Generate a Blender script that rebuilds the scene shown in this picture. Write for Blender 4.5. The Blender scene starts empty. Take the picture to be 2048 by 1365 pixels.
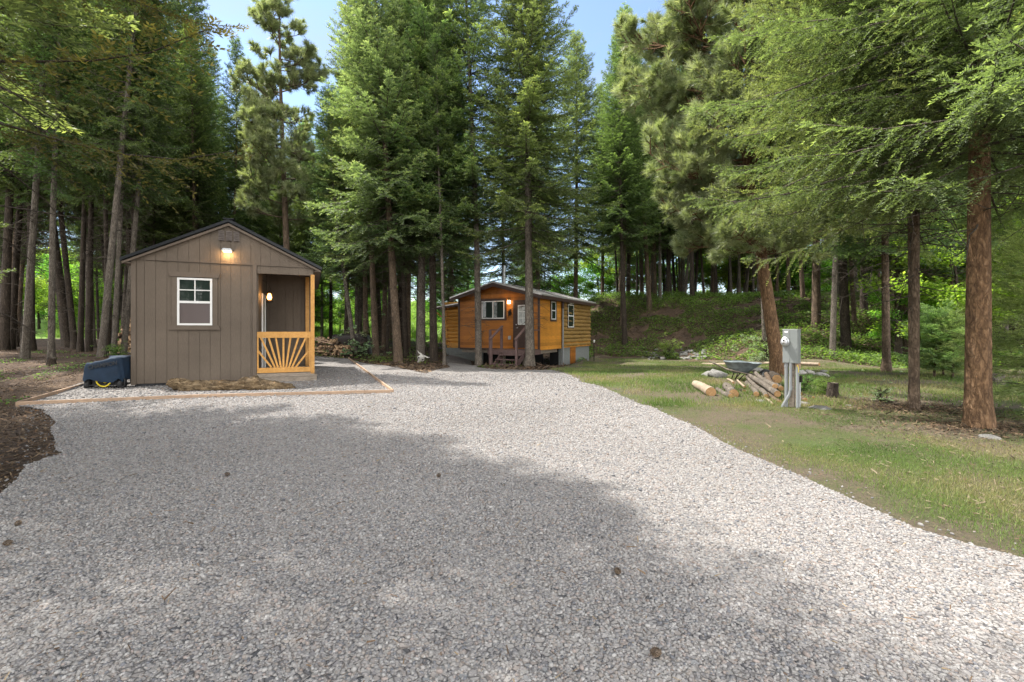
import bpy, math, random
import numpy as np
from mathutils import Vector, Matrix
from mathutils.geometry import delaunay_2d_cdt
SC = bpy.context.scene
COL = SC.collection
rad = math.radians
# ------------------------------------------------------------------ camera
CAMH, F, CX, HY = 1.25, 930.0, 1024.0, 662.0       # eye height, focal length in photo px, centre column, horizon row
cam = bpy.data.cameras.new('camera'); cam.sensor_width = 36; cam.lens = F / 2048 * 36
cam.shift_y = -(682.5 - HY) / 2048; cam.clip_start = .05; cam.clip_end = 2000
co = bpy.data.objects.new('camera', cam); co.location = (0, 0, CAMH); co.rotation_euler = (rad(90), 0, 0)
COL.objects.link(co); SC.camera = co
# ------------------------------------------------------------------ light
SUNV = Vector((-1.5, .7, 2.75)).normalized()
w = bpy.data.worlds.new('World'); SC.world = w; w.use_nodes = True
nt = w.node_tree; nt.nodes.clear()
sky = nt.nodes.new('ShaderNodeTexSky'); sky.sky_type = 'NISHITA'; sky.sun_disc = False
sky.sun_elevation = math.asin(SUNV.z); sky.sun_rotation = math.atan2(SUNV.x, SUNV.y)
sky.air_density = 1.0; sky.dust_density = .3; sky.ozone_density = 1.5
tc = nt.nodes.new('ShaderNodeTexCoord'); mp = nt.nodes.new('ShaderNodeMapping'); mp.inputs['Scale'].default_value = (1.6, 1.6, 5)
nz = nt.nodes.new('ShaderNodeTexNoise'); nz.inputs['Scale'].default_value = 1.7; nz.inputs['Detail'].default_value = 9; nz.inputs['Roughness'].default_value = .62
cr = nt.nodes.new('ShaderNodeValToRGB'); cr.color_ramp.elements[0].position = .42; cr.color_ramp.elements[1].position = .8
mx = nt.nodes.new('ShaderNodeMix'); mx.data_type = 'RGBA'; mx.inputs[7].default_value = (2.3, 2.3, 2.7, 1)
mu = nt.nodes.new('ShaderNodeMath'); mu.operation = 'MULTIPLY_ADD'; mu.inputs[1].default_value = .55; mu.inputs[2].default_value = .08
bg = nt.nodes.new('ShaderNodeBackground'); bg.inputs[1].default_value = .08
ow = nt.nodes.new('ShaderNodeOutputWorld'); L = nt.links.new
L(tc.outputs['Generated'], mp.inputs[0]); L(mp.outputs[0], nz.inputs['Vector']); L(nz.outputs['Fac'], cr.inputs[0])
# unseen bright cloud added overhead and behind the camera as fill for shade
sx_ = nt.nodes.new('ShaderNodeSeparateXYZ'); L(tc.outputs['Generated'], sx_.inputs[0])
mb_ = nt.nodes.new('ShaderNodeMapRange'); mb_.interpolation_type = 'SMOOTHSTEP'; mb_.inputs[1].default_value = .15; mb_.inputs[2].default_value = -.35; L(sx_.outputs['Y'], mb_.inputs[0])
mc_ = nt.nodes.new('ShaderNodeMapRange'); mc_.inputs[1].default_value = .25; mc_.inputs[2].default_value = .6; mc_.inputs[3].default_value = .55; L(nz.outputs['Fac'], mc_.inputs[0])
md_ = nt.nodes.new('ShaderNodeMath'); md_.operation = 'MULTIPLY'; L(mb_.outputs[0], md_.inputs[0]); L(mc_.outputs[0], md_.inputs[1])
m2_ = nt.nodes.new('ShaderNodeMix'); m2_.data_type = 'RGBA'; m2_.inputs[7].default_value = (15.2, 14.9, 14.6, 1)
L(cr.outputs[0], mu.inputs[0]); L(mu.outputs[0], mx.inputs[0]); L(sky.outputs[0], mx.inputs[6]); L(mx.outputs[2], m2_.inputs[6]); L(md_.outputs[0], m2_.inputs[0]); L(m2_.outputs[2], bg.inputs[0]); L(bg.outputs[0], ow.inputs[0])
sl = bpy.data.lights.new('sun', 'SUN'); sl.energy = 2.9; sl.angle = rad(.5); sl.color = (1, .95, .87)
so = bpy.data.objects.new('sun', sl); so.rotation_euler = SUNV.to_track_quat('Z', 'Y').to_euler(); so.location = (0, 0, 30); COL.objects.link(so)
SC.view_settings.view_transform = 'Standard'; SC.view_settings.look = 'None'
SC.view_settings.exposure = 2.0; SC.view_settings.gamma = 1
SC.render.engine = 'CYCLES'
cy = SC.cycles; cy.max_bounces = 9; cy.diffuse_bounces = 6; cy.glossy_bounces = 2; cy.transmission_bounces = 8; cy.transparent_max_bounces = 6
cy.use_denoising = True; cy.denoiser = 'OPENIMAGEDENOISE'; cy.denoising_input_passes = 'RGB_ALBEDO_NORMAL'; cy.denoising_prefilter = 'NONE'; cy.caustics_reflective = False; cy.caustics_refractive = False; cy.sample_clamp_indirect = 6
# ------------------------------------------------------------------ terrain
def sst(a, b, x):
    t = np.clip((x - a) / (b - a), 0, 1); return t * t * (3 - 2 * t)
def h2(ix, iy, s=0):
    n = (np.asarray(ix).astype(np.int64) * 374761393 + np.asarray(iy).astype(np.int64) * 668265263 + s * 974634777) & 0xffffffff
    n = ((n ^ (n >> 13)) * 1274126177) & 0xffffffff
    return ((n ^ (n >> 16)) & 0xffff) / 65535.0
def vnoise(x, y, s=0):
    x = np.asarray(x, float); y = np.asarray(y, float); ix = np.floor(x); iy = np.floor(y); fx = x - ix; fy = y - iy
    fx = fx * fx * (3 - 2 * fx); fy = fy * fy * (3 - 2 * fy)
    a, b, c, d = h2(ix, iy, s), h2(ix + 1, iy, s), h2(ix, iy + 1, s), h2(ix + 1, iy + 1, s)
    return (a * (1 - fx) + b * fx) * (1 - fy) + (c * (1 - fx) + d * fx) * fy
def fbm(x, y, s=0):
    return (vnoise(x, y, s) + .5 * vnoise(x * 2.1, y * 2.1, s + 1) + .25 * vnoise(x * 4.3, y * 4.3, s + 2)) / 1.75
def G(x, y):
    """ground height"""
    x = np.asarray(x, float); y = np.asarray(y, float)
    k = x / np.maximum(y, 3)
    z = -.15 * sst(13, 18, y) - .27 * sst(18, 22, y)
    z = z * sst(-4.5, -1.0, x)
    zb = 29 - 9 * sst(.25, .7, k) - 3 * sst(.7, 1.1, k) + 1.2 * np.sin(x * .4)
    s = np.clip((y - zb) / 12, -.12, 3)
    top = 1.25 + .074 * (zb + 12) + .42
    hill = top * np.where(s < 1, sst(-.12, 1.0, s) , 1) - .35 * np.clip(s - 1, 0, 2)
    z = z + hill * sst(.02, .2, k) * (y > 5)
    # forest floor at the left climbs a little, then a meadow rises behind it
    z = z + .40 * sst(9.8, 15, y) * sst(-7.6, -11, x)
    z = z + .10 * sst(19, 26, y) * sst(-1, -4, x)
    z = z + 5.5 * sst(44, 85, y) * sst(.0, -.2, k)
    rough = sst(22, 30, y) + sst(-8, -10, x) * sst(5, 9, y)
    z = z + (fbm(x * .5, y * .5, 7) - .5) * .3 * np.clip(rough, 0, 1)
    return z
def gz(x, y): return float(G(x, y))
def P(px, py):
    """the ground point seen at a photo pixel"""
    dx, dz = (px - CX) / F, (HY - py) / F
    y0 = 1.0
    for y in np.arange(1.0, 90, .05):
        if CAMH + dz * y <= gz(dx * y, y):
            lo, hi = y - .05, y
            for _ in range(12):
                m = (lo + hi) / 2
                if CAMH + dz * m <= gz(dx * m, m): hi = m
                else: lo = m
            return Vector((dx * hi, hi, gz(dx * hi, hi)))
    return Vector((dx * 90, 90, gz(dx * 90, 90)))
def Q(px, Y):
    x = (px - CX) / F * Y; return Vector((x, Y, gz(x, Y)))
# ------------------------------------------------------------------ tags
def tag(o, label=None, cat=None, group=None, kind=None):
    if label: o['label'] = label
    if cat: o['category'] = cat
    if group: o['group'] = group
    if kind: o['kind'] = kind
    return o
def empty(name, loc=(0, 0, 0), rz=0, label=None, cat=None, group=None):
    o = bpy.data.objects.new(name, None); COL.objects.link(o); o.location = loc; o.rotation_euler = (0, 0, rz)
    o.empty_display_size = .2
    return tag(o, label, cat, group)
def link(name, me, parent=None, mat=None):
    o = bpy.data.objects.new(name, me); COL.objects.link(o)
    if parent: o.parent = parent
    if mat is not None and not me.materials: me.materials.append(mat)
    return o
def npmesh(name, V, FA, mat, attrs=None, smooth=False):
    """V (n,3); FA (m,k) one size of face"""
    me = bpy.data.meshes.new(name); V = np.asarray(V, np.float32); FA = np.asarray(FA, np.int32); k = FA.shape[1]
    me.vertices.add(len(V)); me.vertices.foreach_set('co', V.ravel())
    me.loops.add(FA.size); me.loops.foreach_set('vertex_index', FA.ravel())
    me.polygons.add(len(FA)); me.polygons.foreach_set('loop_start', np.arange(0, FA.size, k, dtype=np.int32))
    if smooth: me.polygons.foreach_set('use_smooth', np.ones(len(FA), bool))
    for an, data in (attrs or {}).items():
        data = np.asarray(data, np.float32)
        if data.ndim == 1:
            a = me.attributes.new(an, 'FLOAT', 'POINT'); a.data.foreach_set('value', data)
        else:
            a = me.attributes.new(an, 'FLOAT_COLOR', 'POINT'); a.data.foreach_set('color', np.c_[data, np.ones(len(data))].astype(np.float32).ravel())
    me.update(calc_edges=True); me.materials.append(mat)
    return me
class MB:
    """collects boxes, bars and tubes; build() links them as one mesh object"""
    def __init__(s): s.v = []; s.f = []; s.sm = []
    def add(s, vs, fs, smooth=False):
        b = len(s.v); s.v += [tuple(v) for v in vs]; s.f += [tuple(i + b for i in f) for f in fs]; s.sm += [smooth] * len(fs); return s
    def box(s, x0, x1, y0, y1, z0, z1, M=None):
        vs = [Vector(p) for p in ((x0,y0,z0),(x1,y0,z0),(x1,y1,z0),(x0,y1,z0),(x0,y0,z1),(x1,y0,z1),(x1,y1,z1),(x0,y1,z1))]
        if M: vs = [M @ v for v in vs]
        return s.add(vs, [(0,3,2,1),(4,5,6,7),(0,1,5,4),(1,2,6,5),(2,3,7,6),(3,0,4,7)])
    def prism(s, pts, y0, y1):
        """pts: outline in x,z (counter-clockwise seen from -y), extruded y0..y1"""
        n = len(pts); vs = [(x, y0, z) for x, z in pts] + [(x, y1, z) for x, z in pts]
        return s.add(vs, [tuple(range(n)), tuple(range(2*n-1, n-1, -1))] + [(i, i+n, (i+1)%n+n, (i+1)%n) for i in range(n)])
    def bar(s, a, b, w, h, up=(0, 0, 1)):
        a = Vector(a); b = Vector(b); d = b - a; l = d.length; d.normalize(); x = d.cross(Vector(up))
        if x.length < 1e-4: x = d.cross(Vector((0, 1, 0)))
        x.normalize(); z = x.cross(d)
        M = Matrix.Translation(a) @ Matrix((x, d, z)).transposed().to_4x4()
        return s.box(-w/2, w/2, 0, l, -h/2, h/2, M)
    def tube(s, pts, rs, n=8, cap=True, smooth=True, jit=0, seed=0):
        rr = random.Random(seed); pts = [Vector(p) for p in pts]
        if not hasattr(rs, '__len__'): rs = [rs] * len(pts)
        rings = []; X = None
        for i, p in enumerate(pts):
            d = (pts[min(i+1, len(pts)-1)] - pts[max(i-1, 0)]).normalized()
            if X is None:
                X = d.cross(Vector((0, 0, 1)))
                if X.length < .05: X = d.cross(Vector((0, 1, 0)))
            X = (X - d * X.dot(d)).normalized(); Y = d.cross(X)
            rings.append([p + (X * math.cos(2*math.pi*j/n) + Y * math.sin(2*math.pi*j/n)) * rs[i] * (1 + rr.uniform(-jit, jit)) for j in range(n)])
        vs = [v for r in rings for v in r]
        fs = [(i*n+j, i*n+(j+1)%n, (i+1)*n+(j+1)%n, (i+1)*n+j) for i in range(len(pts)-1) for j in range(n)]
        s.add(vs, fs, smooth)
        if cap:
            s.add(rings[0], [tuple(range(n-1, -1, -1))]); s.add(rings[-1], [tuple(range(n))])
        return s
    def lathe(s, prof, c=(0, 0, 0), n=16, M=None):
        c = Vector(c); vs = []; 
        for r, z in prof:
            for j in range(n):
                v = c + Vector((r*math.cos(2*math.pi*j/n), r*math.sin(2*math.pi*j/n), z)); vs.append(M @ v if M else v)
        return s.add(vs, [(i*n+j, i*n+(j+1)%n, (i+1)*n+(j+1)%n, (i+1)*n+j) for i in range(len(prof)-1) for j in range(n)], True)
    def mesh(s, name, mat):
        me = bpy.data.meshes.new(name); me.from_pydata(s.v, [], s.f); me.polygons.foreach_set('use_smooth', s.sm)
        me.materials.append(mat); me.update(); return me
    def build(s, name, mat, parent=None, bevel=0):
        o = link(name, s.mesh(name, mat), parent)
        if bevel:
            m = o.modifiers.new('bevel', 'BEVEL'); m.width = bevel; m.segments = 1; m.limit_method = 'ANGLE'
        return o
# ------------------------------------------------------------------ materials
def mat(name):
    m = bpy.data.materials.new(name); m.use_nodes = True; n = m.node_tree; n.nodes.clear()
    out = n.nodes.new('ShaderNodeOutputMaterial'); b = n.nodes.new('ShaderNodeBsdfPrincipled')
    n.links.new(b.outputs[0], out.inputs[0]); b.inputs['Roughness'].default_value = .8; b.inputs['Specular IOR Level'].default_value = .3
    return m, n, b, out
def nd(n, t, **k):
    x = n.nodes.new(t)
    for a, v in k.items():
        if a in ('operation', 'data_type', 'blend_type', 'feature', 'attribute_name', 'noise_dimensions', 'wave_type', 'bands_direction', 'distance', 'clamp'): setattr(x, a, v)
        else: x.inputs[a.replace('_', ' ')].default_value = v
    return x
def ramp(n, src, stops):
    r = n.nodes.new('ShaderNodeValToRGB'); e = r.color_ramp.elements
    while len(e) < len(stops): e.new(.5)
    for q, (p, c) in zip(e, stops): q.position = p; q.color = (*c, 1)
    n.links.new(src, r.inputs[0]); return r.outputs[0]
def mix(n, f, a, b, blend='MIX'):
    m = n.nodes.new('ShaderNodeMix'); m.data_type = 'RGBA'; m.blend_type = blend
    for i, v in ((0, f), (6, a), (7, b)):
        if hasattr(v, 'links'): n.links.new(v, m.inputs[i])
        else: m.inputs[i].default_value = v if i == 0 else (*v, 1)
    return m.outputs[2]
def coords(n, scale=(1, 1, 1), world=False):
    t = n.nodes.new('ShaderNodeTexCoord'); m = n.nodes.new('ShaderNodeMapping'); m.inputs['Scale'].default_value = scale
    if world:
        g = n.nodes.new('ShaderNodeNewGeometry'); n.links.new(g.outputs['Position'], m.inputs[0])
    else: n.links.new(t.outputs['Object'], m.inputs[0])
    return m.outputs[0]
def noise(n, vec, scale, detail=5, rough=.55):
    x = n.nodes.new('ShaderNodeTexNoise'); x.inputs['Scale'].default_value = scale; x.inputs['Detail'].default_value = detail; x.inputs['Roughness'].default_value = rough
    n.links.new(vec, x.inputs['Vector']); return x.outputs['Fac']
def bump(n, b, src, strength=.4, dist=.01):
    x = n.nodes.new('ShaderNodeBump'); x.inputs['Strength'].default_value = strength; x.inputs['Distance'].default_value = dist
    n.links.new(src, x.inputs['Height']); n.links.new(x.outputs[0], b.inputs['Normal'])
def simple(name, c, rough=.6, metal=0, var=.15, scale=8, stretch=(1, 1, 1), bs=.1, spec=.3, emit=None):
    m, n, b, o = mat(name); v = coords(n, stretch); f = noise(n, v, scale, 6)
    c2 = tuple(x * (1 - var) for x in c); c3 = tuple(min(1, x * (1 + var)) for x in c)
    n.links.new(ramp(n, f, [(.3, c2), (.7, c3)]), b.inputs['Base Color'])
    b.inputs['Roughness'].default_value = rough; b.inputs['Metallic'].default_value = metal; b.inputs['Specular IOR Level'].default_value = spec
    if bs: bump(n, b, f, bs, .01)
    if emit: b.inputs['Emission Color'].default_value = (*emit[0], 1); b.inputs['Emission Strength'].default_value = emit[1]
    return m
def wood(name, c1, c2, stretch=(1, 1, 1), scale=6, rough=.65, bs=.25, board=None):
    """board: (axis, spacing) varies the tone from one board to the next"""
    m, n, b, o = mat(name); v = coords(n, stretch); f = noise(n, v, scale, 8, .65); col = ramp(n, f, [(.3, c1), (.68, c2)])
    if board:
        ax, sp = board; t = n.nodes.new('ShaderNodeTexCoord'); sx = n.nodes.new('ShaderNodeSeparateXYZ'); n.links.new(t.outputs['Object'], sx.inputs[0])
        d = nd(n, 'ShaderNodeMath', operation='DIVIDE'); d.inputs[1].default_value = sp; n.links.new(sx.outputs[ax], d.inputs[0])
        fl = nd(n, 'ShaderNodeMath', operation='FLOOR'); n.links.new(d.outputs[0], fl.inputs[0])
        wn = n.nodes.new('ShaderNodeTexWhiteNoise'); wn.noise_dimensions = '1D'; n.links.new(fl.outputs[0], wn.inputs['W'])
        g = ramp(n, wn.outputs[0], [(0, (.72, .72, .72)), (1, (1.15, 1.15, 1.15))]); col = mix(n, 1.0, col, g, 'MULTIPLY')
    v2 = coords(n, (1, 1, 1)); st = noise(n, v2, 1.1, 4); col = mix(n, 1.0, col, ramp(n, st, [(.3, (.8, .8, .8)), (.7, (1.1, 1.1, 1.1))]), 'MULTIPLY')
    n.links.new(col, b.inputs['Base Color']); b.inputs['Roughness'].default_value = rough; bump(n, b, f, bs, .006); return m
def bark(name, c1, c2, c3, sc=1.0):
    m, n, b, o = mat(name); v = coords(n, (9*sc, 9*sc, 2.2*sc)); w1 = n.nodes.new('ShaderNodeTexVoronoi'); w1.feature = 'DISTANCE_TO_EDGE'; w1.inputs['Scale'].default_value = 2.2
    nv = noise(n, coords(n, (2, 2, 2)), 3, 4); mv = n.nodes.new('ShaderNodeVectorMath'); mv.operation = 'MULTIPLY_ADD'; mv.inputs[1].default_value = (1, 1, 1); sc3 = n.nodes.new('ShaderNodeVectorMath'); sc3.operation = 'SCALE'; sc3.inputs[3].default_value = 1.5; nc_ = n.nodes.new('ShaderNodeTexNoise'); nc_.inputs['Scale'].default_value = 9; nc_.inputs['Detail'].default_value = 6; n.links.new(coords(n, (1, 1, .5)), nc_.inputs['Vector']); n.links.new(nc_.outputs['Color'], sc3.inputs[0])
    n.links.new(v, mv.inputs[0]); n.links.new(sc3.outputs[0], mv.inputs[2]); n.links.new(mv.outputs[0], w1.inputs['Vector'])
    f = noise(n, coords(n, (12*sc, 12*sc, 4*sc)), 2.5, 8, .7)
    col = ramp(n, f, [(.3, c1), (.55, c2), (.75, c3)]); e = ramp(n, w1.outputs['Distance'], [(0, (.36, .33, .30)), (.24, (1, 1, 1))])
    col = mix(n, .7, col, e, 'MULTIPLY')
    l = noise(n, coords(n, (3, 3, 2)), 1.5, 4); col = mix(n, 1.0, col, ramp(n, l, [(.35, (.75, .75, .75)), (.65, (1.15, 1.15, 1.12))]), 'MULTIPLY')
    n.links.new(col, b.inputs['Base Color']); b.inputs['Roughness'].default_value = .95
    ad = nd(n, 'ShaderNodeMath', operation='MULTIPLY_ADD'); ad.inputs[1].default_value = 1.2; n.links.new(f, ad.inputs[0]); n.links.new(e, ad.inputs[2])
    bump(n, b, ad.outputs[0], .8, .015); return m
def leafmat(name, dark, mid, tip, trans=.35, rough=.55, hue=.06):
    m, n, b, out = mat(name); a = nd(n, 'ShaderNodeAttribute', attribute_name='tip')
    col = ramp(n, a.outputs['Fac'], [(0, dark), (.55, mid), (1, tip)])
    oi = n.nodes.new('ShaderNodeObjectInfo'); hs = n.nodes.new('ShaderNodeHueSaturation')
    mr = n.nodes.new('ShaderNodeMapRange'); mr.inputs[3].default_value = .5 - hue / 2; mr.inputs[4].default_value = .5 + hue / 2
    n.links.new(oi.outputs['Random'], mr.inputs[0]); n.links.new(mr.outputs[0], hs.inputs['Hue']); n.links.new(col, hs.inputs['Color'])
    f = noise(n, coords(n, (1, 1, 1), True), .55, 3); vr = n.nodes.new('ShaderNodeMapRange'); vr.inputs[1].default_value = .3; vr.inputs[2].default_value = .7; vr.inputs[3].default_value = .75; vr.inputs[4].default_value = 1.25
    n.links.new(f, vr.inputs[0]); n.links.new(vr.outputs[0], hs.inputs['Value'])
    b.inputs['Roughness'].default_value = rough; b.inputs['Specular IOR Level'].default_value = .35
    n.links.new(hs.outputs[0], b.inputs['Base Color'])
    t = n.nodes.new('ShaderNodeBsdfTranslucent'); tm = mix(n, 1.0, hs.outputs[0], (1.5, 1.65, .72), 'MULTIPLY'); n.links.new(tm, t.inputs[0])
    s = n.nodes.new('ShaderNodeMixShader'); s.inputs[0].default_value = trans
    n.links.new(b.outputs[0], s.inputs[1]); n.links.new(t.outputs[0], s.inputs[2]); n.links.new(s.outputs[0], out.inputs[0]); return m
def attrmat(name, attr='col', rough=.8, trans=0, bs=0, bscale=60):
    m, n, b, out = mat(name); a = nd(n, 'ShaderNodeAttribute', attribute_name=attr); col = a.outputs['Color']
    if bs:
        f = noise(n, coords(n, (1, 1, 1), True), bscale, 5); col = mix(n, 1.0, col, ramp(n, f, [(.3, (.85, .85, .85)), (.7, (1.1, 1.1, 1.1))]), 'MULTIPLY'); bump(n, b, f, bs, .003)
    n.links.new(col, b.inputs['Base Color']); b.inputs['Roughness'].default_value = rough
    if trans:
        t = n.nodes.new('ShaderNodeBsdfTranslucent'); n.links.new(mix(n, 1.0, col, (1.2, 1.3, .6), 'MULTIPLY'), t.inputs[0]); s = n.nodes.new('ShaderNodeMixShader'); s.inputs[0].default_value = trans
        n.links.new(b.outputs[0], s.inputs[1]); n.links.new(t.outputs[0], s.inputs[2]); n.links.new(s.outputs[0], out.inputs[0])
    return m
def gravelmat():
    m, n, b, o = mat('gravel'); v = coords(n, (1, 1, 1), True)
    vo = n.nodes.new('ShaderNodeTexVoronoi'); vo.inputs['Scale'].default_value = 34; n.links.new(v, vo.inputs['Vector'])
    ve = n.nodes.new('ShaderNodeTexVoronoi'); ve.feature = 'DISTANCE_TO_EDGE'; ve.inputs['Scale'].default_value = 34; n.links.new(v, ve.inputs['Vector'])
    sp = n.nodes.new('ShaderNodeSeparateColor'); n.links.new(vo.outputs['Color'], sp.inputs[0])
    col = ramp(n, sp.outputs[0], [(0, (.07, .07, .075)), (.15, (.20, .19, .19)), (.4, (.23, .22, .21)), (.62, (.27, .257, .245)), (.8, (.22, .195, .18)), (.9, (.31, .295, .285)), (1, (.18, .185, .19))])
    e = ramp(n, ve.outputs['Distance'], [(0, (.5, .49, .49)), (.14, (.95, .95, .95))]); col = mix(n, 1.0, col, e, 'MULTIPLY')
    l = noise(n, v, .8, 4); col = mix(n, 1.0, col, ramp(n, l, [(.35, (.86, .85, .85)), (.65, (1.08, 1.07, 1.05))]), 'MULTIPLY')
    n.links.new(col, b.inputs['Base Color']); b.inputs['Roughness'].default_value = .9
    bump(n, b, e, 1.0, .012); return m
def groundmat(name, stops, leaf, sc1=1.2, sc2=26):
    m, n, b, o = mat(name); v = coords(n, (1, 1, 1), True); f = noise(n, v, sc1, 8, .7); col = ramp(n, f, stops)
    g = noise(n, v, sc2, 8, .75); col = mix(n, 1.0, col, ramp(n, g, [(.3, (.5, .48, .45)), (.5, (1, 1, 1)), (.72, leaf)]), 'MULTIPLY')
    n.links.new(col, b.inputs['Base Color']); b.inputs['Roughness'].default_value = .95; bump(n, b, g, 1.0, .04); return m
M_ = {}
M_['gravel'] = gravelmat()
M_['stone'] = attrmat('pebble', bs=.3, bscale=90, rough=.85)
M_['duff'] = groundmat('forest_floor', [(.3, (.035, .024, .017)), (.5, (.075, .05, .033)), (.66, (.12, .082, .052)), (.8, (.06, .075, .025))], (1.9, 1.7, 1.5))
M_['lawn'] = groundmat('lawn_soil', [(.3, (.07, .10, .028)), (.42, (.08, .09, .033)), (.54, (.11, .088, .06)), (.75, (.145, .115, .085))], (1.5, 1.4, 1.2), .7, 40)
M_['meadow'] = groundmat('meadow', [(.3, (.10, .19, .03)), (.6, (.16, .26, .05)), (.8, (.22, .3, .08))], (1.4, 1.4, 1.2), .6, 9)
M_['grass'] = attrmat('grass_blade', trans=.4, rough=.6)
M_['litter'] = attrmat('litter', rough=.9)
M_['fir'] = leafmat('fir_needles', (.08, .115, .055), (.15, .195, .09), (.27, .32, .135), trans=.5)
M_['fir_pale'] = leafmat('pale_fir_needles', (.095, .14, .078), (.18, .235, .13), (.31, .36, .2), trans=.5)
M_['fir_dark'] = leafmat('dark_fir_needles', (.06, .09, .038), (.11, .15, .062), (.20, .26, .09), trans=.5)
M_['fir_near'] = leafmat('near_fir_needles', (.095, .12, .06), (.18, .215, .11), (.33, .37, .15), trans=.5)
M_['fir_sap'] = leafmat('sapling_needles', (.19, .25, .12), (.31, .39, .19), (.45, .52, .26), trans=.5)
M_['fir_rusty'] = leafmat('rusty_fir_needles', (.085, .085, .03), (.16, .145, .042), (.27, .25, .07), trans=.5)
M_['pine'] = leafmat('pine_needles', (.12, .165, .095), (.25, .295, .18), (.38, .41, .28), trans=.45, rough=.4)
M_['broad'] = leafmat('broad_leaves', (.09, .17, .025), (.17, .28, .05), (.28, .39, .08), trans=.6, hue=.08)
M_['cover'] = leafmat('ground_cover_leaves', (.06, .11, .028), (.115, .185, .05), (.21, .30, .09), trans=.55)
M_['silver'] = leafmat('silvery_leaves', (.10, .14, .07), (.18, .24, .13), (.27, .33, .2), trans=.3)
M_['bark_grey'] = bark('grey_bark', (.075, .062, .052), (.18, .155, .13), (.33, .305, .275))
M_['bark_brown'] = bark('brown_bark', (.07, .048, .035), (.165, .12, .085), (.27, .21, .165))
M_['bark_dark'] = bark('dark_bark', (.028, .022, .017), (.065, .05, .038), (.12, .096, .078))
M_['bark_orange'] = bark('orange_bark', (.08, .047, .028), (.20, .118, .064), (.33, .225, .145), .9)
M_['limb'] = bark('limb_bark', (.05, .042, .034), (.12, .10, .082), (.22, .19, .16), 2)
M_['siding'] = wood('shed_siding', (.098, .076, .057), (.135, .107, .082), (10, 10, 1.2), 9, .7, .5)
M_['shedtrim'] = wood('shed_trim', (.104, .08, .06), (.132, .104, .08), (10, 10, 1.2), 9, .65, .3)
M_['roof_dark'] = simple('dark_metal_roof', (.015, .017, .02), .45, .3, .1, 4, bs=0)
M_['white'] = simple('white_vinyl', (.66, .66, .65), .4, 0, .03, 4, bs=0)
M_['cedar'] = wood('stained_pine', (.42, .20, .045), (.56, .30, .085), (6, 6, 6), 3, .5, .1)
M_['oldwood'] = wood('weathered_boards', (.16, .13, .10), (.32, .27, .22), (2, 8, 8), 4, .85, .4)
M_['edging'] = wood('cedar_edging', (.27, .18, .12), (.42, .30, .21), (2, 2, 8), 4, .75, .3)
M_['skid'] = simple('skid_timber', (.05, .05, .055), .8, 0, .3, 10)
M_['drift'] = wood('driftwood', (.035, .025, .014), (.22, .165, .10), (1.2, 7, 7), 3.2, .9, .9)
def driftmat():
    m, n, b, o = mat('driftwood'); f = noise(n, coords(n, (1.0, 6, 6)), 5, 10, .75); g = noise(n, coords(n, (1, 1, 1)), 6, 8, .7)
    col = mix(n, .75, ramp(n, f, [(.33, (.03, .02, .012)), (.5, (.15, .105, .06)), (.68, (.34, .27, .18))]), ramp(n, g, [(.35, (.25, .23, .2)), (.6, (1.3, 1.25, 1.15))]), 'MULTIPLY')
    n.links.new(col, b.inputs['Base Color']); b.inputs['Roughness'].default_value = .95; bump(n, b, f, 1.0, .03); return m
M_['drift'] = driftmat()
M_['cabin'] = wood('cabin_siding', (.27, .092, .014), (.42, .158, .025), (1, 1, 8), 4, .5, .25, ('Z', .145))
M_['cabin_lit'] = wood('lit_cabin_siding', (.44, .18, .024), (.64, .28, .042), (1, 1, 8), 4, .5, .25, ('Z', .145))  # front siding repeated with the side wall's extra light put into its colour
M_['log_orange'] = wood('orange_logs', (.46, .21, .04), (.68, .34, .07), (1, 1, 7), 3, .5, .3)
M_['log_olive'] = wood('weathered_logs', (.14, .085, .025), (.36, .22, .07), (3, 3, 10), 3, .6, .5)
M_['dkbrown'] = wood('dark_brown_paint', (.045, .026, .02), (.065, .038, .03), (4, 4, 4), 3, .5, .1)
M_['stairs'] = wood('brown_stain', (.095, .06, .055), (.14, .09, .085), (4, 4, 4), 3, .55, .15)
M_['tin'] = simple('roof_tin', (.50, .48, .46), .4, .6, .12, 3, bs=.05)
M_['galv'] = simple('galvanised', (.50, .52, .54), .4, .7, .12, 9, bs=.05)
M_['block'] = simple('concrete_block', (.19, .20, .195), .9, 0, .15, 14, bs=.4)
M_['dark'] = simple('void_shade', (.012, .012, .012), .9, 0, .1, 3, bs=0)
M_['black'] = simple('black_rubber', (.015, .015, .016), .6, 0, .2, 8, bs=0)
M_['yellow'] = simple('yellow_paint', (.55, .42, .02), .4, 0, .05, 5, bs=0)
M_['tarp_blue'] = simple('slate_blue_fabric', (.011, .023, .043), .75, 0, .25, 5, bs=.3, spec=.2)
M_['letter'] = simple('black_lettering', (.012, .016, .022), .6, 0, .05, 5, bs=0)
M_['tarp_brown'] = simple('brown_tarp', (.022, .016, .014), .5, 0, .35, 5, bs=.5)
M_['metalbox'] = simple('grey_enamel', (.20, .215, .21), .45, .1, .06, 6, bs=.03)
M_['pvc'] = simple('grey_pvc', (.20, .21, .215), .5, 0, .07, 5, bs=0)
M_['barrow'] = simple('worn_barrow_steel', (.17, .20, .21), .55, .3, .35, 7, bs=.1)
M_['rock'] = simple('grey_rock', (.17, .165, .155), .95, 0, .35, 7, bs=.8)
M_['rockpale'] = simple('pale_rock', (.30, .285, .265), .95, 0, .3, 7, bs=.8)
M_['peel'] = wood('peeled_log', (.19, .145, .10), (.36, .29, .22), (7, 7, 1.2), 3, .8, .5)
M_['cut'] = wood('cut_wood', (.30, .165, .07), (.44, .27, .13), (9, 9, 9), 3, .8, .3)
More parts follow.
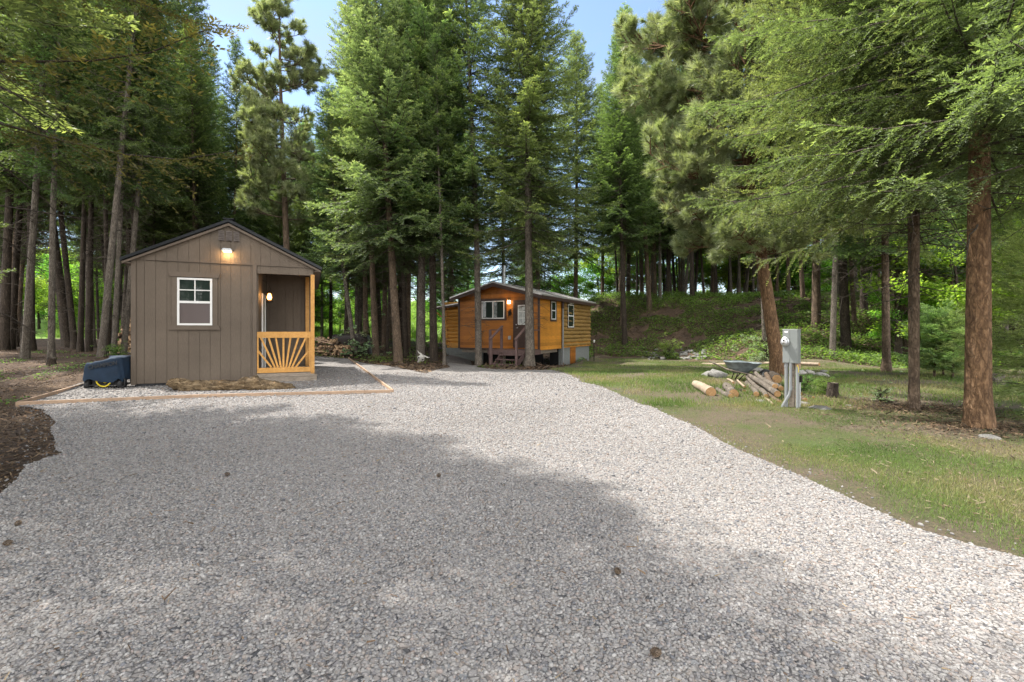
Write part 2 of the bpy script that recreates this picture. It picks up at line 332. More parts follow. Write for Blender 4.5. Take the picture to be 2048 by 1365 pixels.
M_['split'] = wood('split_firewood', (.26, .16, .09), (.52, .36, .22), (8, 8, 2), 3, .85, .4)
M_['bone'] = simple('bone', (.55, .53, .49), .7, 0, .15, 12)
M_['iron'] = simple('black_iron', (.02, .016, .014), .6, .4, .2, 8, bs=0)
M_['warm'] = simple('warm_bulb', (1, .6, .2), .4, 0, 0, 5, bs=0, emit=((1, .45, .10), 3))
M_['warm2'] = simple('porch_bulb', (1, .8, .5), .4, 0, 0, 5, bs=0, emit=((1, .72, .38), 2.2))
def glassmat(name, c, rough=.03):
    m, n, b, o = mat(name); b.inputs['Base Color'].default_value = (*c, 1); b.inputs['Roughness'].default_value = rough; b.inputs['Specular IOR Level'].default_value = .6; b.inputs['IOR'].default_value = 1.45
    f = noise(n, coords(n), 2.5, 2); bump(n, b, f, .03, .01); return m
M_['glass'] = glassmat('window_glass', (.02, .03, .025)); M_['screen'] = glassmat('screened_curtain', (.085, .065, .062), .35)
# ------------------------------------------------------------------ regions (world outlines)
def pip(x, y, poly):
    x = np.asarray(x); y = np.asarray(y); ins = np.zeros(x.shape, bool); n = len(poly)
    for i in range(n):
        (x0, y0), (x1, y1) = poly[i], poly[(i + 1) % n]
        if y0 == y1: continue
        c = ((y0 > y) != (y1 > y)) & (x < (x1 - x0) * (y - y0) / (y1 - y0) + x0); ins ^= c
    return ins
def W(*pp): return [tuple(P(*p)[:2]) for p in pp]
EDG_L = P(32, 815); EDG_R = P(785, 789); EDG_RB = P(697, 719); EDG_LB = P(182, 771)
dl = (Vector(EDG_LB[:2]) - Vector(EDG_L[:2])).normalized()
EDG_LBB = Vector(EDG_LB[:2]) + dl * 7.0
DRIVE = [(-2.6, -6), (-2.9, 1.2)] + [(-3.0, 2.6)] + W((0, 1010), (45, 935), (120, 912), (95, 885), (112, 850), (90, 822), (32, 815)) + [tuple(EDG_R[:2])] + W((760, 768), (720, 737), (703, 722), (735, 729), (800, 738), (850, 749), (900, 736)) \
    + W((886, 716), (900, 711), (935, 716), (958, 737), (1000, 741), (1060, 742), (1100, 742), (1135, 750), (1165, 766), (1215, 782), (1300, 818), (1400, 866), (1540, 932), (1700, 1002), (1830, 1062), (2048, 1122)) + [(4.2, 1.4), (5.5, -6)]
PAD = [tuple(EDG_L[:2]), tuple(EDG_R[:2]), tuple(EDG_RB[:2])] + [tuple(Vector(EDG_RB[:2]) + Vector((-8.2, -3.2))), tuple(EDG_LBB)]
LAWN = [(a - .6, b - .25) for a, b in W((1105, 742), (1135, 750), (1165, 766), (1215, 782), (1300, 818), (1400, 866), (1540, 932), (1700, 1002), (1830, 1062), (2048, 1122))] + [(3.2, 1.2), (12, 1.2), (22, 12), (19, 17)] + W((1900, 742), (1700, 728), (1500, 722), (1400, 722), (1250, 716), (1190, 712), (1130, 735))
def wobble(poly, amp, step=.25, seed=1):
    out = []
    for i in range(len(poly)):
        a = Vector(poly[i]); b = Vector(poly[(i+1) % len(poly)]); n = max(1, int((b-a).length / step)) if (b-a).length < 12 else 1
        nrm = Vector((-(b-a).y, (b-a).x)); nrm = nrm.normalized() if nrm.length else nrm
        for j in range(n):
            p = a.lerp(b, j / n); p += nrm * amp * (vnoise(p.x * 2.3, p.y * 2.3, seed) - .5) * 2; out.append(tuple(p))
    return out
def sheet(name, poly, lift, m, step=.5, kind='structure'):
    xs = [p[0] for p in poly]; ys = [p[1] for p in poly]
    gx, gy = np.meshgrid(np.arange(min(xs), max(xs), step), np.arange(min(ys), max(ys), step)); gx = gx.ravel(); gy = gy.ravel(); k = pip(gx, gy, poly)
    pts = [Vector(p) for p in poly] + [Vector((a, b)) for a, b in zip(gx[k], gy[k])]; n = len(poly)
    vs, _, fs, *_ = delaunay_2d_cdt(pts, [(i, (i + 1) % n) for i in range(n)], [list(range(n))], 1, 1e-5)
    fs = [f for f in fs if pip(np.array([sum(vs[i].x for i in f) / 3]), np.array([sum(vs[i].y for i in f) / 3]), poly)[0]]
    V = np.array([(v.x, v.y, 0) for v in vs]); V[:, 2] = G(V[:, 0], V[:, 1]) + lift
    FA = np.array(fs); a, b, c = V[FA[:, 0]], V[FA[:, 1]], V[FA[:, 2]]; flip = np.cross(b - a, c - a)[:, 2] < 0; FA[flip] = FA[flip][:, ::-1]
    return tag(link(name, npmesh(name, V, FA, m, smooth=True)), kind=kind)
def make_ground():
    def axis(lim, lo):
        r = [0.0]
        while r[-1] < lim: r.append(r[-1] + max(lo, r[-1] * .06))
        return r
    ys = [-60, -30, -15, -7] + [y - 3 for y in axis(700, .35)]
    xp = axis(700, .35); xs = sorted([-x for x in xp[1:]] + xp)
    X, Y = np.meshgrid(xs, ys); Z = G(X, Y) - .0; V = np.c_[X.ravel(), Y.ravel(), Z.ravel()]
    nx, ny = len(xs), len(ys); i, j = np.meshgrid(np.arange(nx - 1), np.arange(ny - 1)); b = (j * nx + i).ravel()
    FA = np.c_[b, b + 1, b + nx + 1, b + nx]
    tag(link('ground', npmesh('ground', V, FA, M_['duff'], smooth=True)), kind='structure')
make_ground()
# the coarse ground grid and the fine sheets sample one smooth height field; sheets ride a little above it
DRIVEW = wobble(DRIVE, .07, .2); LAWNW = wobble(LAWN, .12, .3, 5)
sheet('lawn', LAWNW, .018, M_['lawn'], .4)
sheet('gravel_driveway', DRIVEW, .026, M_['gravel'], .4)
sheet('gravel_pad', PAD, .034, M_['gravel'], .4)
mead = [(-75, 46), (-8, 43), (-8, 96), (-75, 96)]
sheet('meadow', wobble(mead, .8, 1.5, 3), .06, M_['meadow'], 1.5)
# ------------------------------------------------------------------ gravel stones
def ico():
    t = (1 + 5 ** .5) / 2
    v = np.array([(-1,t,0),(1,t,0),(-1,-t,0),(1,-t,0),(0,-1,t),(0,1,t),(0,-1,-t),(0,1,-t),(t,0,-1),(t,0,1),(-t,0,-1),(-t,0,1)], float); v /= np.linalg.norm(v[0])
    f = np.array([(0,11,5),(0,5,1),(0,1,7),(0,7,10),(0,10,11),(1,5,9),(5,11,4),(11,10,2),(10,7,6),(7,1,8),(3,9,4),(3,4,2),(3,2,6),(3,6,8),(3,8,9),(4,9,5),(2,4,11),(6,2,10),(8,6,7),(9,8,1)])
    return v, f
def scatter_poly(poly, n, rng, ymin, ymax, wide=1.18):
    """random points inside a region, within the wedge a viewer near the camera can see"""
    y = np.sqrt(rng.uniform(ymin**2, ymax**2, n)); x = rng.uniform(-wide, wide, n) * y
    k = pip(x, y, poly); return x[k], y[k]
PALETTE = np.array([(.50,.475,.455),(.42,.395,.385),(.56,.54,.52),(.34,.33,.335),(.46,.41,.37),(.26,.265,.29),(.52,.44,.40),(.38,.31,.27),(.62,.60,.58),(.14,.14,.15)])
PW = np.array([.24,.19,.17,.09,.12,.06,.06,.03,.07,.008]); PW = PW / PW.sum()
def stones(name, x, y, size, lift, seed, label, pal=PALETTE, pw=PW, mult=1.0, mat_='stone'):
    rng = np.random.default_rng(seed); v, f = ico(); n = len(x)
    base = [v * (1 + rng.uniform(-.22, .22, (12, 1))) for _ in range(16)]; B = np.array(base)[rng.integers(0, 16, n)]
    s = size * rng.lognormal(0, .2, n); sc = np.c_[rng.uniform(.8, 1.35, n), rng.uniform(.7, 1.0, n), rng.uniform(.44, .8, n)] * s[:, None] * .5
    B = B * sc[:, None, :]
    a = rng.uniform(0, 6.283, n); tx = rng.normal(0, .35, n); 
    c, sn = np.cos(tx)[:, None], np.sin(tx)[:, None]; Y, Z = B[:, :, 1] * c - B[:, :, 2] * sn, B[:, :, 1] * sn + B[:, :, 2] * c
    c, sn = np.cos(a)[:, None], np.sin(a)[:, None]; X, Y = B[:, :, 0] * c - Y * sn, B[:, :, 0] * sn + Y * c
    Z = Z + (G(x, y) + lift + sc[:, 2] * rng.uniform(.3, .95, n))[:, None]
    V = np.stack([X + x[:, None], Y + y[:, None], Z], -1).reshape(-1, 3)
    FA = (f[None] + (np.arange(n) * 12)[:, None, None]).reshape(-1, 3)
    col = (.95 * pal[rng.choice(len(pal), n, p=pw)] + .05 * pw @ pal) * rng.uniform(.88, 1.1, (n, 1)) * mult * .44 * (.84 + .32 * fbm(x * .45, y * .45, 77))[:, None]
    o = link(name, npmesh(name, V, FA, M_[mat_], {'col': np.repeat(col, 12, 0)}, smooth=True))
    return tag(o, label, 'gravel', kind='stuff')
rng = np.random.default_rng(5)
def ssz(y): return .0108 + .0018 * y
def graded(poly, n, y0, y1, rng, wide=1.18):
    """random points whose density falls as the stones are drawn coarser"""
    yy = np.linspace(y0, y1, 400); pdf = yy / ssz(yy)**2 * (1 - sst(y1 * .72, y1, yy)); c = np.cumsum(pdf); y = np.interp(rng.uniform(0, c[-1], n), c, yy); x = rng.uniform(-wide, wide, n) * y; k = pip(x, y, poly); return x[k], y[k]
x, y = graded(DRIVEW, 520000, 1.35, 14, rng); stones('gravel_pebbles', x, y, ssz(y), .022, 1, 'pale grey and tan crushed gravel covering the driveway')
x, y = scatter_poly(PAD, 60000, rng, 7, 15, 1.2); stones('gravel_pebbles', x, y, .030, .032, 3, 'grey gravel laid round the brown shed inside the board edging')
# ------------------------------------------------------------------ grass, litter, ground cover (stuff)
def blades(name, x, y, h, wd, seed, colf, label, cat, m='grass', lift=.0):
    rng = np.random.default_rng(seed); n = len(x); a = rng.uniform(0, 6.283, n); z = G(x, y) + lift
    H = h * rng.uniform(.5, 1.3, n); ln = H * rng.uniform(.1, .8, n); la = rng.uniform(0, 6.283, n)
    bx, by = np.cos(a) * wd / 2, np.sin(a) * wd / 2
    V = np.stack([np.stack([x - bx, y - by, z], -1), np.stack([x + bx, y + by, z], -1), np.stack([x + np.cos(la) * ln, y + np.sin(la) * ln, z + H], -1)], 1).reshape(-1, 3)
    FA = np.arange(n * 3).reshape(-1, 3); col = colf(rng, x, y)
    o = link(name, npmesh(name, V, FA, M_[m], {'col': np.repeat(col, 3, 0)})); return tag(o, label, cat, kind='stuff')
def lawncol(rng, x, y):
    n = len(x); g = np.array([(.08, .135, .035), (.115, .18, .045), (.15, .205, .06), (.23, .225, .10), (.30, .25, .155)])
    d = fbm(x * .8, y * .8, 11) + rng.normal(0, .1, n) ; i = np.clip((d * 6 - .6).astype(int), 0, 4); return g[i] * rng.uniform(.8, 1.2, (n, 1))
def lawnpts(n, y0, y1, rng, thr=.0):
    y = rng.uniform(y0, y1, n); x = rng.uniform(.05, 1.2, n) * y; k = pip(x, y, LAWNW) & ~pip(x - .10 * rng.random(n)**2 * 3, y, DRIVEW); x, y = x[k], y[k]
    # shoulders of the drive and a worn band stay thin
    f = fbm(x * .9, y * .9, 21); edge = np.zeros(len(x))
    k = rng.uniform(0, 1, len(x)) < np.clip((f - np.where(y < 9, .45, .36)) * 4.5, .08, 1) * np.clip(np.hypot(x - 5.97, y - 5.9) / 1.1 - .35, .05, 1) * np.clip(np.hypot(x - 6.3, y - 7.4) / 1.0 - .3, .05, 1); return x[k], y[k]
x, y = lawnpts(230000, 1.5, 8, rng); blades('grass', x, y, .034, .004, 3, lawncol, 'short patchy green and straw grass beside the driveway', 'grass', lift=.015)
x, y = lawnpts(190000, 7.5, 27, rng); blades('grass', x, y, .075, .011, 4, lawncol, 'bright green lawn grass below the wooded bank', 'grass', lift=.015)
def chips(name, x, y, ln, wd, seed, cols, label, cat, lift=.01):
    rng = np.random.default_rng(seed); n = len(x); a = rng.uniform(0, 6.283, n); l = ln * rng.lognormal(0, .5, n); dx, dy = np.cos(a) * l / 2, np.sin(a) * l / 2; wx, wy = -np.sin(a) * wd / 2, np.cos(a) * wd / 2
    z = G(x, y) + lift; t = rng.normal(0, .25, n) * l; u = rng.normal(.2, .4, n) * wd
    V = np.stack([np.stack([x-dx-wx, y-dy-wy, z-t*.3+u], -1), np.stack([x+dx-wx, y+dy-wy, z+np.abs(t)+u], -1), np.stack([x+dx+wx, y+dy+wy, z+np.abs(t)], -1), np.stack([x-dx+wx, y-dy+wy, z], -1)], 1).reshape(-1, 3)
    cols = np.array(cols); col = cols[rng.integers(0, len(cols), n)] * rng.uniform(.7, 1.3, (n, 1))
    o = link(name, npmesh(name, V, np.arange(n*4).reshape(-1, 4), M_['litter'], {'col': np.repeat(col, 4, 0)})); return tag(o, label, cat, kind='stuff')
DU = [(.08, .05, .03), (.12, .08, .048), (.05, .035, .025), (.07, .045, .028), (.16, .115, .07), (.13, .08, .045), (.04, .03, .02)]
y = rng.uniform(2.2, 20, 90000); x = rng.uniform(-1.2, -.2, 90000) * y
k = (~pip(x, y, DRIVEW)) & (~pip(x, y, PAD)); chips('forest_litter', x[k], y[k], .032, .008, 6, DU, 'dark bark chips, cones and twigs over the forest floor at left', 'litter')
y = rng.uniform(14, 44, 60000); x = rng.uniform(-.5, 1.15, 60000) * y
k = (~pip(x, y, DRIVEW)) & (~pip(x, y, LAWNW)) & (~pip(x, y, PAD)); chips('forest_litter', x[k], y[k], .09, .028, 7, DU, 'brown twigs and fallen needles under the middle and right trees', 'litter')
x, y = lawnpts(14000, 2, 20, rng); chips('forest_litter', x, y, .028, .006, 8, DU[:1] + [(.17, .135, .09), (.13, .10, .065)], 'scattered dry twigs and needles on the lawn', 'litter', .03)
x, y = graded(DRIVEW, 3000, 1.35, 14, rng); chips('forest_litter', x, y, .022, .004, 18, DU[:2] + [(.2, .15, .09)], 'brown needles and twigs blown over the gravel', 'litter', .045)
for q, (bx, by, rr_) in enumerate([(5.97, 5.9, .75), (6.3, 7.4, .7)]):
    n = 5000; a = rng.uniform(0, 6.283, n); d = np.abs(rng.normal(0, rr_, n)); chips('forest_litter', bx + np.cos(a) * d * 1.4, by + np.sin(a) * d, .03, .008, 30 + q, DU, ['dark bark and needle litter round the thick orange fir', 'dark bark and needle litter round the slender fir'][q], 'litter', .022)
# the ragged right shoulder of the drive: loose stones thrown into the grass
sx = []; sy = []
for i, (a, b) in enumerate(zip(DRIVEW, DRIVEW[1:] + DRIVEW[:1])):
    if math.dist(a, b) > 1 or max(a[1], b[1]) > 17: continue
    n = int(math.dist(a, b) * 60); t = rng.uniform(0, 1, n); sx += list(a[0] + (b[0]-a[0]) * t + rng.normal(0, .13, n)); sy += list(a[1] + (b[1]-a[1]) * t + rng.normal(0, .13, n))
stones('gravel_pebbles', np.array(sx), np.array(sy), .019, .016, 9, 'loose pebbles strewn along the ragged edges of the driveway', mult=.8)
def leaves(name, C, sz, seed, m, tipf=None, up=.6):
    """leaf-sized rhombi at centres C"""
    rng = np.random.default_rng(seed); n = len(C); d = rng.normal(0, 1, (n, 3)); d[:, 2] = d[:, 2] * .35; d /= np.linalg.norm(d, axis=1)[:, None]
    nn = rng.normal(0, 1, (n, 3)) * (1 - up); nn[:, 2] += 1; w = np.cross(d, nn); w /= np.linalg.norm(w, axis=1)[:, None]
    s = (sz * rng.uniform(.6, 1.4, n))[:, None]; V = np.stack([C - d * s * .5, C + w * s * .3, C + d * s * .5, C - w * s * .3], 1).reshape(-1, 3)
    tip = np.clip(rng.normal(.5, .28, n), 0, 1) if tipf is None else tipf
    return npmesh(name, V, np.arange(n*4).reshape(-1, 4), M_[m], {'tip': np.repeat(tip, 4)})
def coverpts(n, y0, y1, k0, k1, seed, thr, hgt):
    rng = np.random.default_rng(seed); y = np.sqrt(rng.uniform(y0**2, y1**2, n)); x = rng.uniform(k0, k1, n) * y; f = fbm(x * .7, y * .7, seed)
    k = (f > thr) & (~pip(x, y, LAWNW)) & (~pip(x, y, DRIVEW)) & (~pip(x, y, PAD)); x, y, f = x[k], y[k], f[k]
    z = G(x, y) + rng.uniform(0, 1, len(x)) * hgt * np.clip((f - thr) * 6, .15, 1); return np.c_[x, y, z]
C = coverpts(230000, 15, 46, .14, 1.15, 31, .37, .4)
tag(link('ground_cover', leaves('ground_cover', C, .115, 1, 'cover')), 'low leafy green shrubs and weeds spread over the shady bank', 'ground cover', kind='stuff')
C = coverpts(26000, 15, 40, -.45, .02, 33, .56, .3)
tag(link('ground_cover', leaves('ground_cover', C, .09, 2, 'cover')), 'patchy green undergrowth beneath the trees between the shed and cabin', 'ground cover', kind='stuff')
C = coverpts(16000, 6, 20, -1.2, -.75, 35, .60, .10)
tag(link('ground_cover', leaves('ground_cover', C, .05, 3, 'cover')), 'scattered green seedlings in the dark forest floor at left', 'ground cover', kind='stuff')
y = np.sqrt(rng.uniform(45**2, 92**2, 60000)); x = rng.uniform(-1.0, -.12, 60000) * y
blades('grass', x, y, .7, .10, 14, lambda r, x, y: np.array([(.17, .29, .05), (.24, .36, .08), (.30, .38, .12)])[r.integers(0, 3, len(x))], 'tall sunlit meadow grass far behind the dark trunks at left', 'grass')
def nrm(a): return a / np.maximum(np.linalg.norm(a, axis=-1, keepdims=True), 1e-9)
# ------------------------------------------------------------------ the brown shed
A0 = Vector(((262 - CX) / F * 10.02, 10.02, 0)); TH = rad(23.5); U = Vector((math.cos(TH), math.sin(TH), 0)); N_ = Vector((-math.sin(TH), math.cos(TH), 0))
def ft(px):
    k = (px - CX) / F; return (k * A0.y - A0.x) / (U.x - k * U.y)
def fz(px, py): return CAMH + (HY - py) / F * (A0.y + ft(px) * U.y)
SW = ft(629)
shed = empty('garden_shed', A0, TH, 'brown wooden shed with a black roof and a small open corner porch', 'shed')
EV, PK, MIDX = 2.80, 3.72, SW / 2
def rz_(x): return PK - (PK - EV) * abs(x - MIDX) / MIDX        # underside of the roof
def siding_boards(mb, x0, x1, zb, ztop, yf, th, sp=.2032, off=0, gap=.007):
    x = x0
    k = math.floor((x0 - off) / sp) + 1
    while x < x1 - 1e-4:
        nx = min(x1, off + k * sp); k += 1
        if nx - x > .012:
            a, b = x + gap / 2, nx - gap / 2
            zt = lambda q: ztop(q) if callable(ztop) else ztop
            pts = [(a, zb), (b, zb), (b, zt(b))] + ([(MIDX, zt(MIDX))] if callable(ztop) and a < MIDX < b else []) + [(a, zt(a))]
            mb.prism(pts, yf, yf + th)
        x = nx
PX0, PX1 = ft(514), SW - .0     # porch opening
b = MB()
WB = .10
siding_boards(b, .09, ft(505), WB, EV - .02, 0, .02, off=.03)
b.box(0.01, ft(513) - .004, .012, .08, WB - .004, EV)
siding_boards(b, .0, SW, EV - .0, rz_, -.012, .03, off=.03)
b.prism([(0.02, EV + .005), (SW - .02, EV + .005), (MIDX, PK - .01)], .001, .05)
siding_boards(b, PX0 + .004, SW - .02, fz(560, 549), EV - .02, -.002, .03, off=.03)
b.box(PX0, SW - .03, .010, .06, fz(560, 549) + .004, EV)
# side, rear and porch walls
b.box(0, .03, .09, 5.2, WB, EV - .03); b.prism([(0.03, WB), (SW - .03, WB), (SW - .03, EV - .03), (MIDX, PK - .05), (.03, EV - .03)], 5.17, 5.2)
PD = 2.3
siding_boards(b, PX0 + .02, SW - .05, .24, EV + .1, PD, .02, off=.05, gap=.016); b.box(PX0 + .03, SW - .03, PD + .014, PD + .05, .24, EV + .1)
b.box(SW - .03, SW, PD + .05, 5.17, WB, EV - .03)
b.box(PX0 - .06, PX0 + .02, .085, PD + .05, WB, EV)
b.box(PX0 + .02, SW - .04, .07, PD, EV + .02, EV + .05)
b.build('wall', M_['siding'], shed)
t = MB(); t.box(0, .088, -.014, .10, WB - .02, EV + .0); t.box(ft(505) + .002, ft(513.5), -.02, .10, WB, EV - .005)
t.box(-.004, .0, .0, .09, WB, EV - .02)
# rake trim below the roof
for sg in (-1, 1):
    xe = MIDX + sg * (MIDX + .14); ze = EV - (PK - EV) / MIDX * .14
    pts = [(MIDX, PK + .005), (xe, ze + .005), (xe, ze - .045), (MIDX, PK - .055)]
    if sg > 0: pts = pts[::-1]
    t.prism([(p[0], p[1]) for p in pts][::-1], -.075, -.05)
t.box(-.14, -.0, -.05, 5.25, EV - .10, EV - .075); t.box(SW, SW + .14, -.05, 5.25, EV - .10, EV - .075)
t.build('trim', M_['shedtrim'], shed)
r = MB()
for sg in (-1, 1):
    xe = MIDX + sg * (MIDX + .17); ze = EV + .03 - (PK - EV) / MIDX * .17
    pts = [(MIDX, PK + .03), (xe, ze), (xe, ze + .055), (MIDX, PK + .09)]
    if sg > 0: pts = pts[::-1]
    r.prism(pts[::-1] if sg < 0 else pts[::-1], -.10, 5.3)
for k in range(14):
    for sg in (-1, 1):
        y = -.06 + k * .4; a = Vector((MIDX, y, PK + .093)); c = Vector((MIDX + sg * (MIDX + .17), y, EV + .09 - (PK - EV) / MIDX * .17)); r.bar(a, c, .03, .02, (0, 1, 0) if 0 else (0, 0, 1))
r.build('roof', M_['roof_dark'], shed)
MB().bar((MIDX, -.11, PK + .10), (MIDX, 5.31, PK + .10), .22, .02).build('ridge_cap', M_['roof_dark'], bpy.data.objects['roof'])
MB().box(.05, SW - .1, .06, .16, .0, WB - .006).build('skid', M_['skid'], shed); MB().box(.05, SW - .1, 5.0, 5.1, 0, WB - .006).build('skid', M_['skid'], shed)
# window
x0, x1, z0, z1 = ft(355), ft(425), fz(390, 651), fz(390, 557)
wt = MB(); wt.box(x0 - .10, x0 - .002, -.03, .01, z0 - .0, z1 + .02).box(x1 + .002, x1 + .10, -.03, .01, z0, z1 + .02)
wt.prism([(x0 - .13, z1 + .022), (x1 + .13, z1 + .022), (x1 + .155, z1 + .13), (x0 - .155, z1 + .13)], -.045, .01); wt.prism([(x0 - .16, z0 - .10), (x1 + .16, z0 - .10), (x1 + .13, z0 - .002), (x0 - .13, z0 - .002)], -.045, .01)
win = MB(); fw = .042
win.box(x0, x0 + fw, -.04, .0, z0, z1).box(x1 - fw, x1, -.04, 0, z0, z1).box(x0 + fw, x1 - fw, -.04, 0, z1 - fw, z1).box(x0 + fw, x1 - fw, -.04, 0, z0, z0 + fw)
zm = z0 + (z1 - z0) * .49; win.box(x0 + fw, x1 - fw, -.034, 0, zm - .025, zm + .025)
wo = win.build('window', M_['white'], shed); wt.build('window_trim', M_['shedtrim'], wo)
mu_ = MB(); xm = (x0 + x1) / 2; zq = (zm + z1) / 2; mu_.box(xm - .011, xm + .011, -.03, -.022, zm + .025, z1 - fw).box(x0 + fw, xm - .0115, -.03, -.022, zq - .011, zq + .011).box(xm + .0115, x1 - fw, -.03, -.022, zq - .011, zq + .011); mu_.build('muntin', M_['white'], wo)
MB().box(x0 + fw, x1 - fw, -.016, -.012, zm + .025, z1 - fw).build('pane', M_['glass'], wo)
tag(MB().box(x0 + fw, x1 - fw, -.020, -.012, z0 + fw, zm - .025).build('pane', M_['screen'], wo), 'lower pane with a dull curtain behind an insect screen')
# gable vent, lamp
v = MB(); vz0, vz1 = fz(458, 483), fz(458, 463)
for a, c in ((437, 449), (452.5, 464.5), (467.5, 479)):
    xa, xc = ft(a), ft(c); v.box(xa, xc, -.035, -.02, vz0, vz1)
    for k in range(6): z = vz0 + (k + .3) * (vz1 - vz0) / 6; v.box(xa + .012, xc - .012, -.052, -.036, z, z + .012)
M_['vent'] = simple('vent_plastic', (.115, .095, .085), .5, 0, .05, 5, bs=0); v.build('gable_vent', M_['vent'], shed)
lx, lz = ft(456), fz(456, 504)
lp = MB(); lp.box(lx - .045, lx + .045, -.03, -.013, lz - .01, lz + .075); lp.box(lx - .10, lx + .10, -.19, -.03, lz + .0, lz + .025); lp.prism([(lx - .10, lz + .026), (lx + .10, lz + .026), (lx + .07, lz + .055), (lx - .07, lz + .055)], -.17, -.03)
lpo = lp.build('wall_lamp', M_['galv'], shed); MB().box(lx - .075, lx + .075, -.16, -.05, lz - .025, lz - .001).build('bulb', M_['warm2'], lpo)
def lamp(name, loc, power, parent, col=(1, .62, .28), size=.04, spot=None):
    l = bpy.data.lights.new(name, 'SPOT' if spot else 'POINT'); l.energy = power; l.color = col; l.shadow_soft_size = size
    if spot: l.spot_size = rad(spot); l.spot_blend = .8
    o = bpy.data.objects.new(name, l); COL.objects.link(o); o.parent = parent; o.location = loc; return o
lamp('lamp_light', (lx, -.13, lz - .07), 3.2, lpo, size=.05)
# porch: floor, posts, sunburst railing, door in the recess
MB().box(PX0 + .0, SW + .0, -.03, PD, WB + .06, .235).build('porch_floor', M_['oldwood'], shed)
MB().box(PX0 - .02, SW + .05, -.09, -.035, .03, .15).box(SW + .0, SW + .05, -.034, 2.4, .03, .14).box(PX0 - .3, SW + .06, -.10, -.032, .152, .175).build('porch_skirt', M_['oldwood'], shed)
MB().box(SW - .16, SW - .08, -.03, .1, -.01, .03).build('porch_block', M_['oldwood'], shed)
pw = .088; ptop = fz(620, 550)
MB().box(SW - pw, SW, -.03, .058, .20, ptop).build('porch_post', M_['cedar'], shed); MB().box(SW - .22, SW - .12, PD - .10, PD - .012, .236, EV + .0).build('porch_post', M_['cedar'], shed)
rl = MB(); ra, rb = PX0 + .005, SW - pw - .003; rt0, rt1, rb0, rb1 = fz(570, 676), fz(570, 664), fz(570, 745), fz(570, 735)
rl.box(ra, rb, -.035, .01, rt0, rt1); rl.box(ra, rb, -.035, .01, rb0, rb1); rl.box(ra - .002, ra + .03, -.025, .012, rb1, rt0).box(rb - .03, rb, -.025, .012, rb1, rt0); rl.box(SW - .07, SW - .03, .06, PD - .11, rt0, rt1).box(SW - .07, SW - .03, .06, PD - .11, rb0, rb1)
rlo = rl.build('porch_railing', M_['cedar'], shed)
for (bx, by), (tx, ty) in [((543, 735), (516, 702)), ((550, 735), (522, 676)), ((556, 735), (537.5, 676)), ((562, 735), (552, 676)), ((567, 735), (567, 676)), ((572.5, 735), (581, 676)), ((578, 735), (597, 676)), ((584, 735), (611.5, 676)), ((591, 735), (616.5, 703))]:
    pa = Vector((ft(bx), -.012, fz(bx, by))); pb = Vector((min(ft(tx), rb - .01), -.012, fz(tx, ty))); MB().bar(pa, pb, .042, .022, (0, 1, 0)).build('railing_slat', M_['cedar'], rlo)
MB().box(PX0 + .022, PX0 + .05, .9, .96, .24, 2.2).box(PX0 + .022, PX0 + .05, 1.75, 1.81, .24, 2.2).box(PX0 + .022, PX0 + .05, .961, 1.749, 2.14, 2.2).box(PX0 + .022, PX0 + .035, .961, 1.749, .24, 2.139).build('door', M_['white'], shed)
MB().box(0.01, SW, -.022, -.016, EV - .01, EV + .004).build('trim_strip', M_['shedtrim'], shed)
# lantern hanging in the porch
lq = A0 + U * (ft(529) + .05) + N_ * .75; zz = CAMH + (HY - 605) / F * lq.y; lan = empty('hanging_lantern', (lq.x, lq.y, zz), TH, 'lit hurricane lantern hanging inside the shed porch', 'lantern')
c = MB(); c.lathe([(0, 0), (.075, .0), (.078, .02), (.07, .05), (.04, .062), (0, .062)], n=14); c.build('base', M_['iron'], lan)
c = MB(); c.lathe([(0, .245), (.045, .24), (.05, .22), (.03, .26), (.022, .29), (0, .30)], n=12)
for sg in (-1, 1): c.tube([(sg*.07, 0, .04), (sg*.085, 0, .12), (sg*.075, 0, .22), (sg*.035, 0, .26)], .006, 6)
c.tube([(-.03, 0, .28), (-.02, 0, .36), (0, 0, .39), (.02, 0, .36), (.03, 0, .28)], .004, 5); c.tube([(0, 0, .385), (-.02, .0, .46), (-.16, .02, .56)], .004, 5)
c.build('frame', M_['iron'], lan)
MB().lathe([(.035, .062), (.055, .11), (.052, .15), (.032, .20), (.03, .238)], n=14).build('globe', M_['warm'], lan)
lamp('lamp_light', (0, -.12, .14), 1.2, lan, (1, .5, .16))
# ------------------------------------------------------------------ edging boards round the pad
def edging(pts, label):
    b = MB()
    for a, c in zip(pts, pts[1:]):
        n = max(1, int((Vector(c) - Vector(a)).length / 2.4))
        for i in range(n):
            p = Vector(a[:2]).lerp(Vector(c[:2]), i / n); q = Vector(a[:2]).lerp(Vector(c[:2]), (i + 1) / n); b.bar((*p, gz(*p) + .035), (*(p + (q-p) * .998), gz(*q) + .035), .03, .11)
    return tag(b.build('edging_board', M_['edging'], None), label, 'edging board', 'edging boards round the gravel pad')
edging([tuple(EDG_L[:2]), tuple(P(400, 799)[:2]), tuple(EDG_R[:2])], 'long cedar board edging the front of the shed gravel pad')
edging([tuple(Vector(EDG_R[:2]) + Vector((-.0, .03))), tuple(EDG_RB[:2])], 'cedar board edging running back along the right of the pad')
edging([tuple(Vector(EDG_L[:2]) + Vector((0, .03))), tuple(EDG_LBB)], 'cedar board edging running back behind the covered generator')
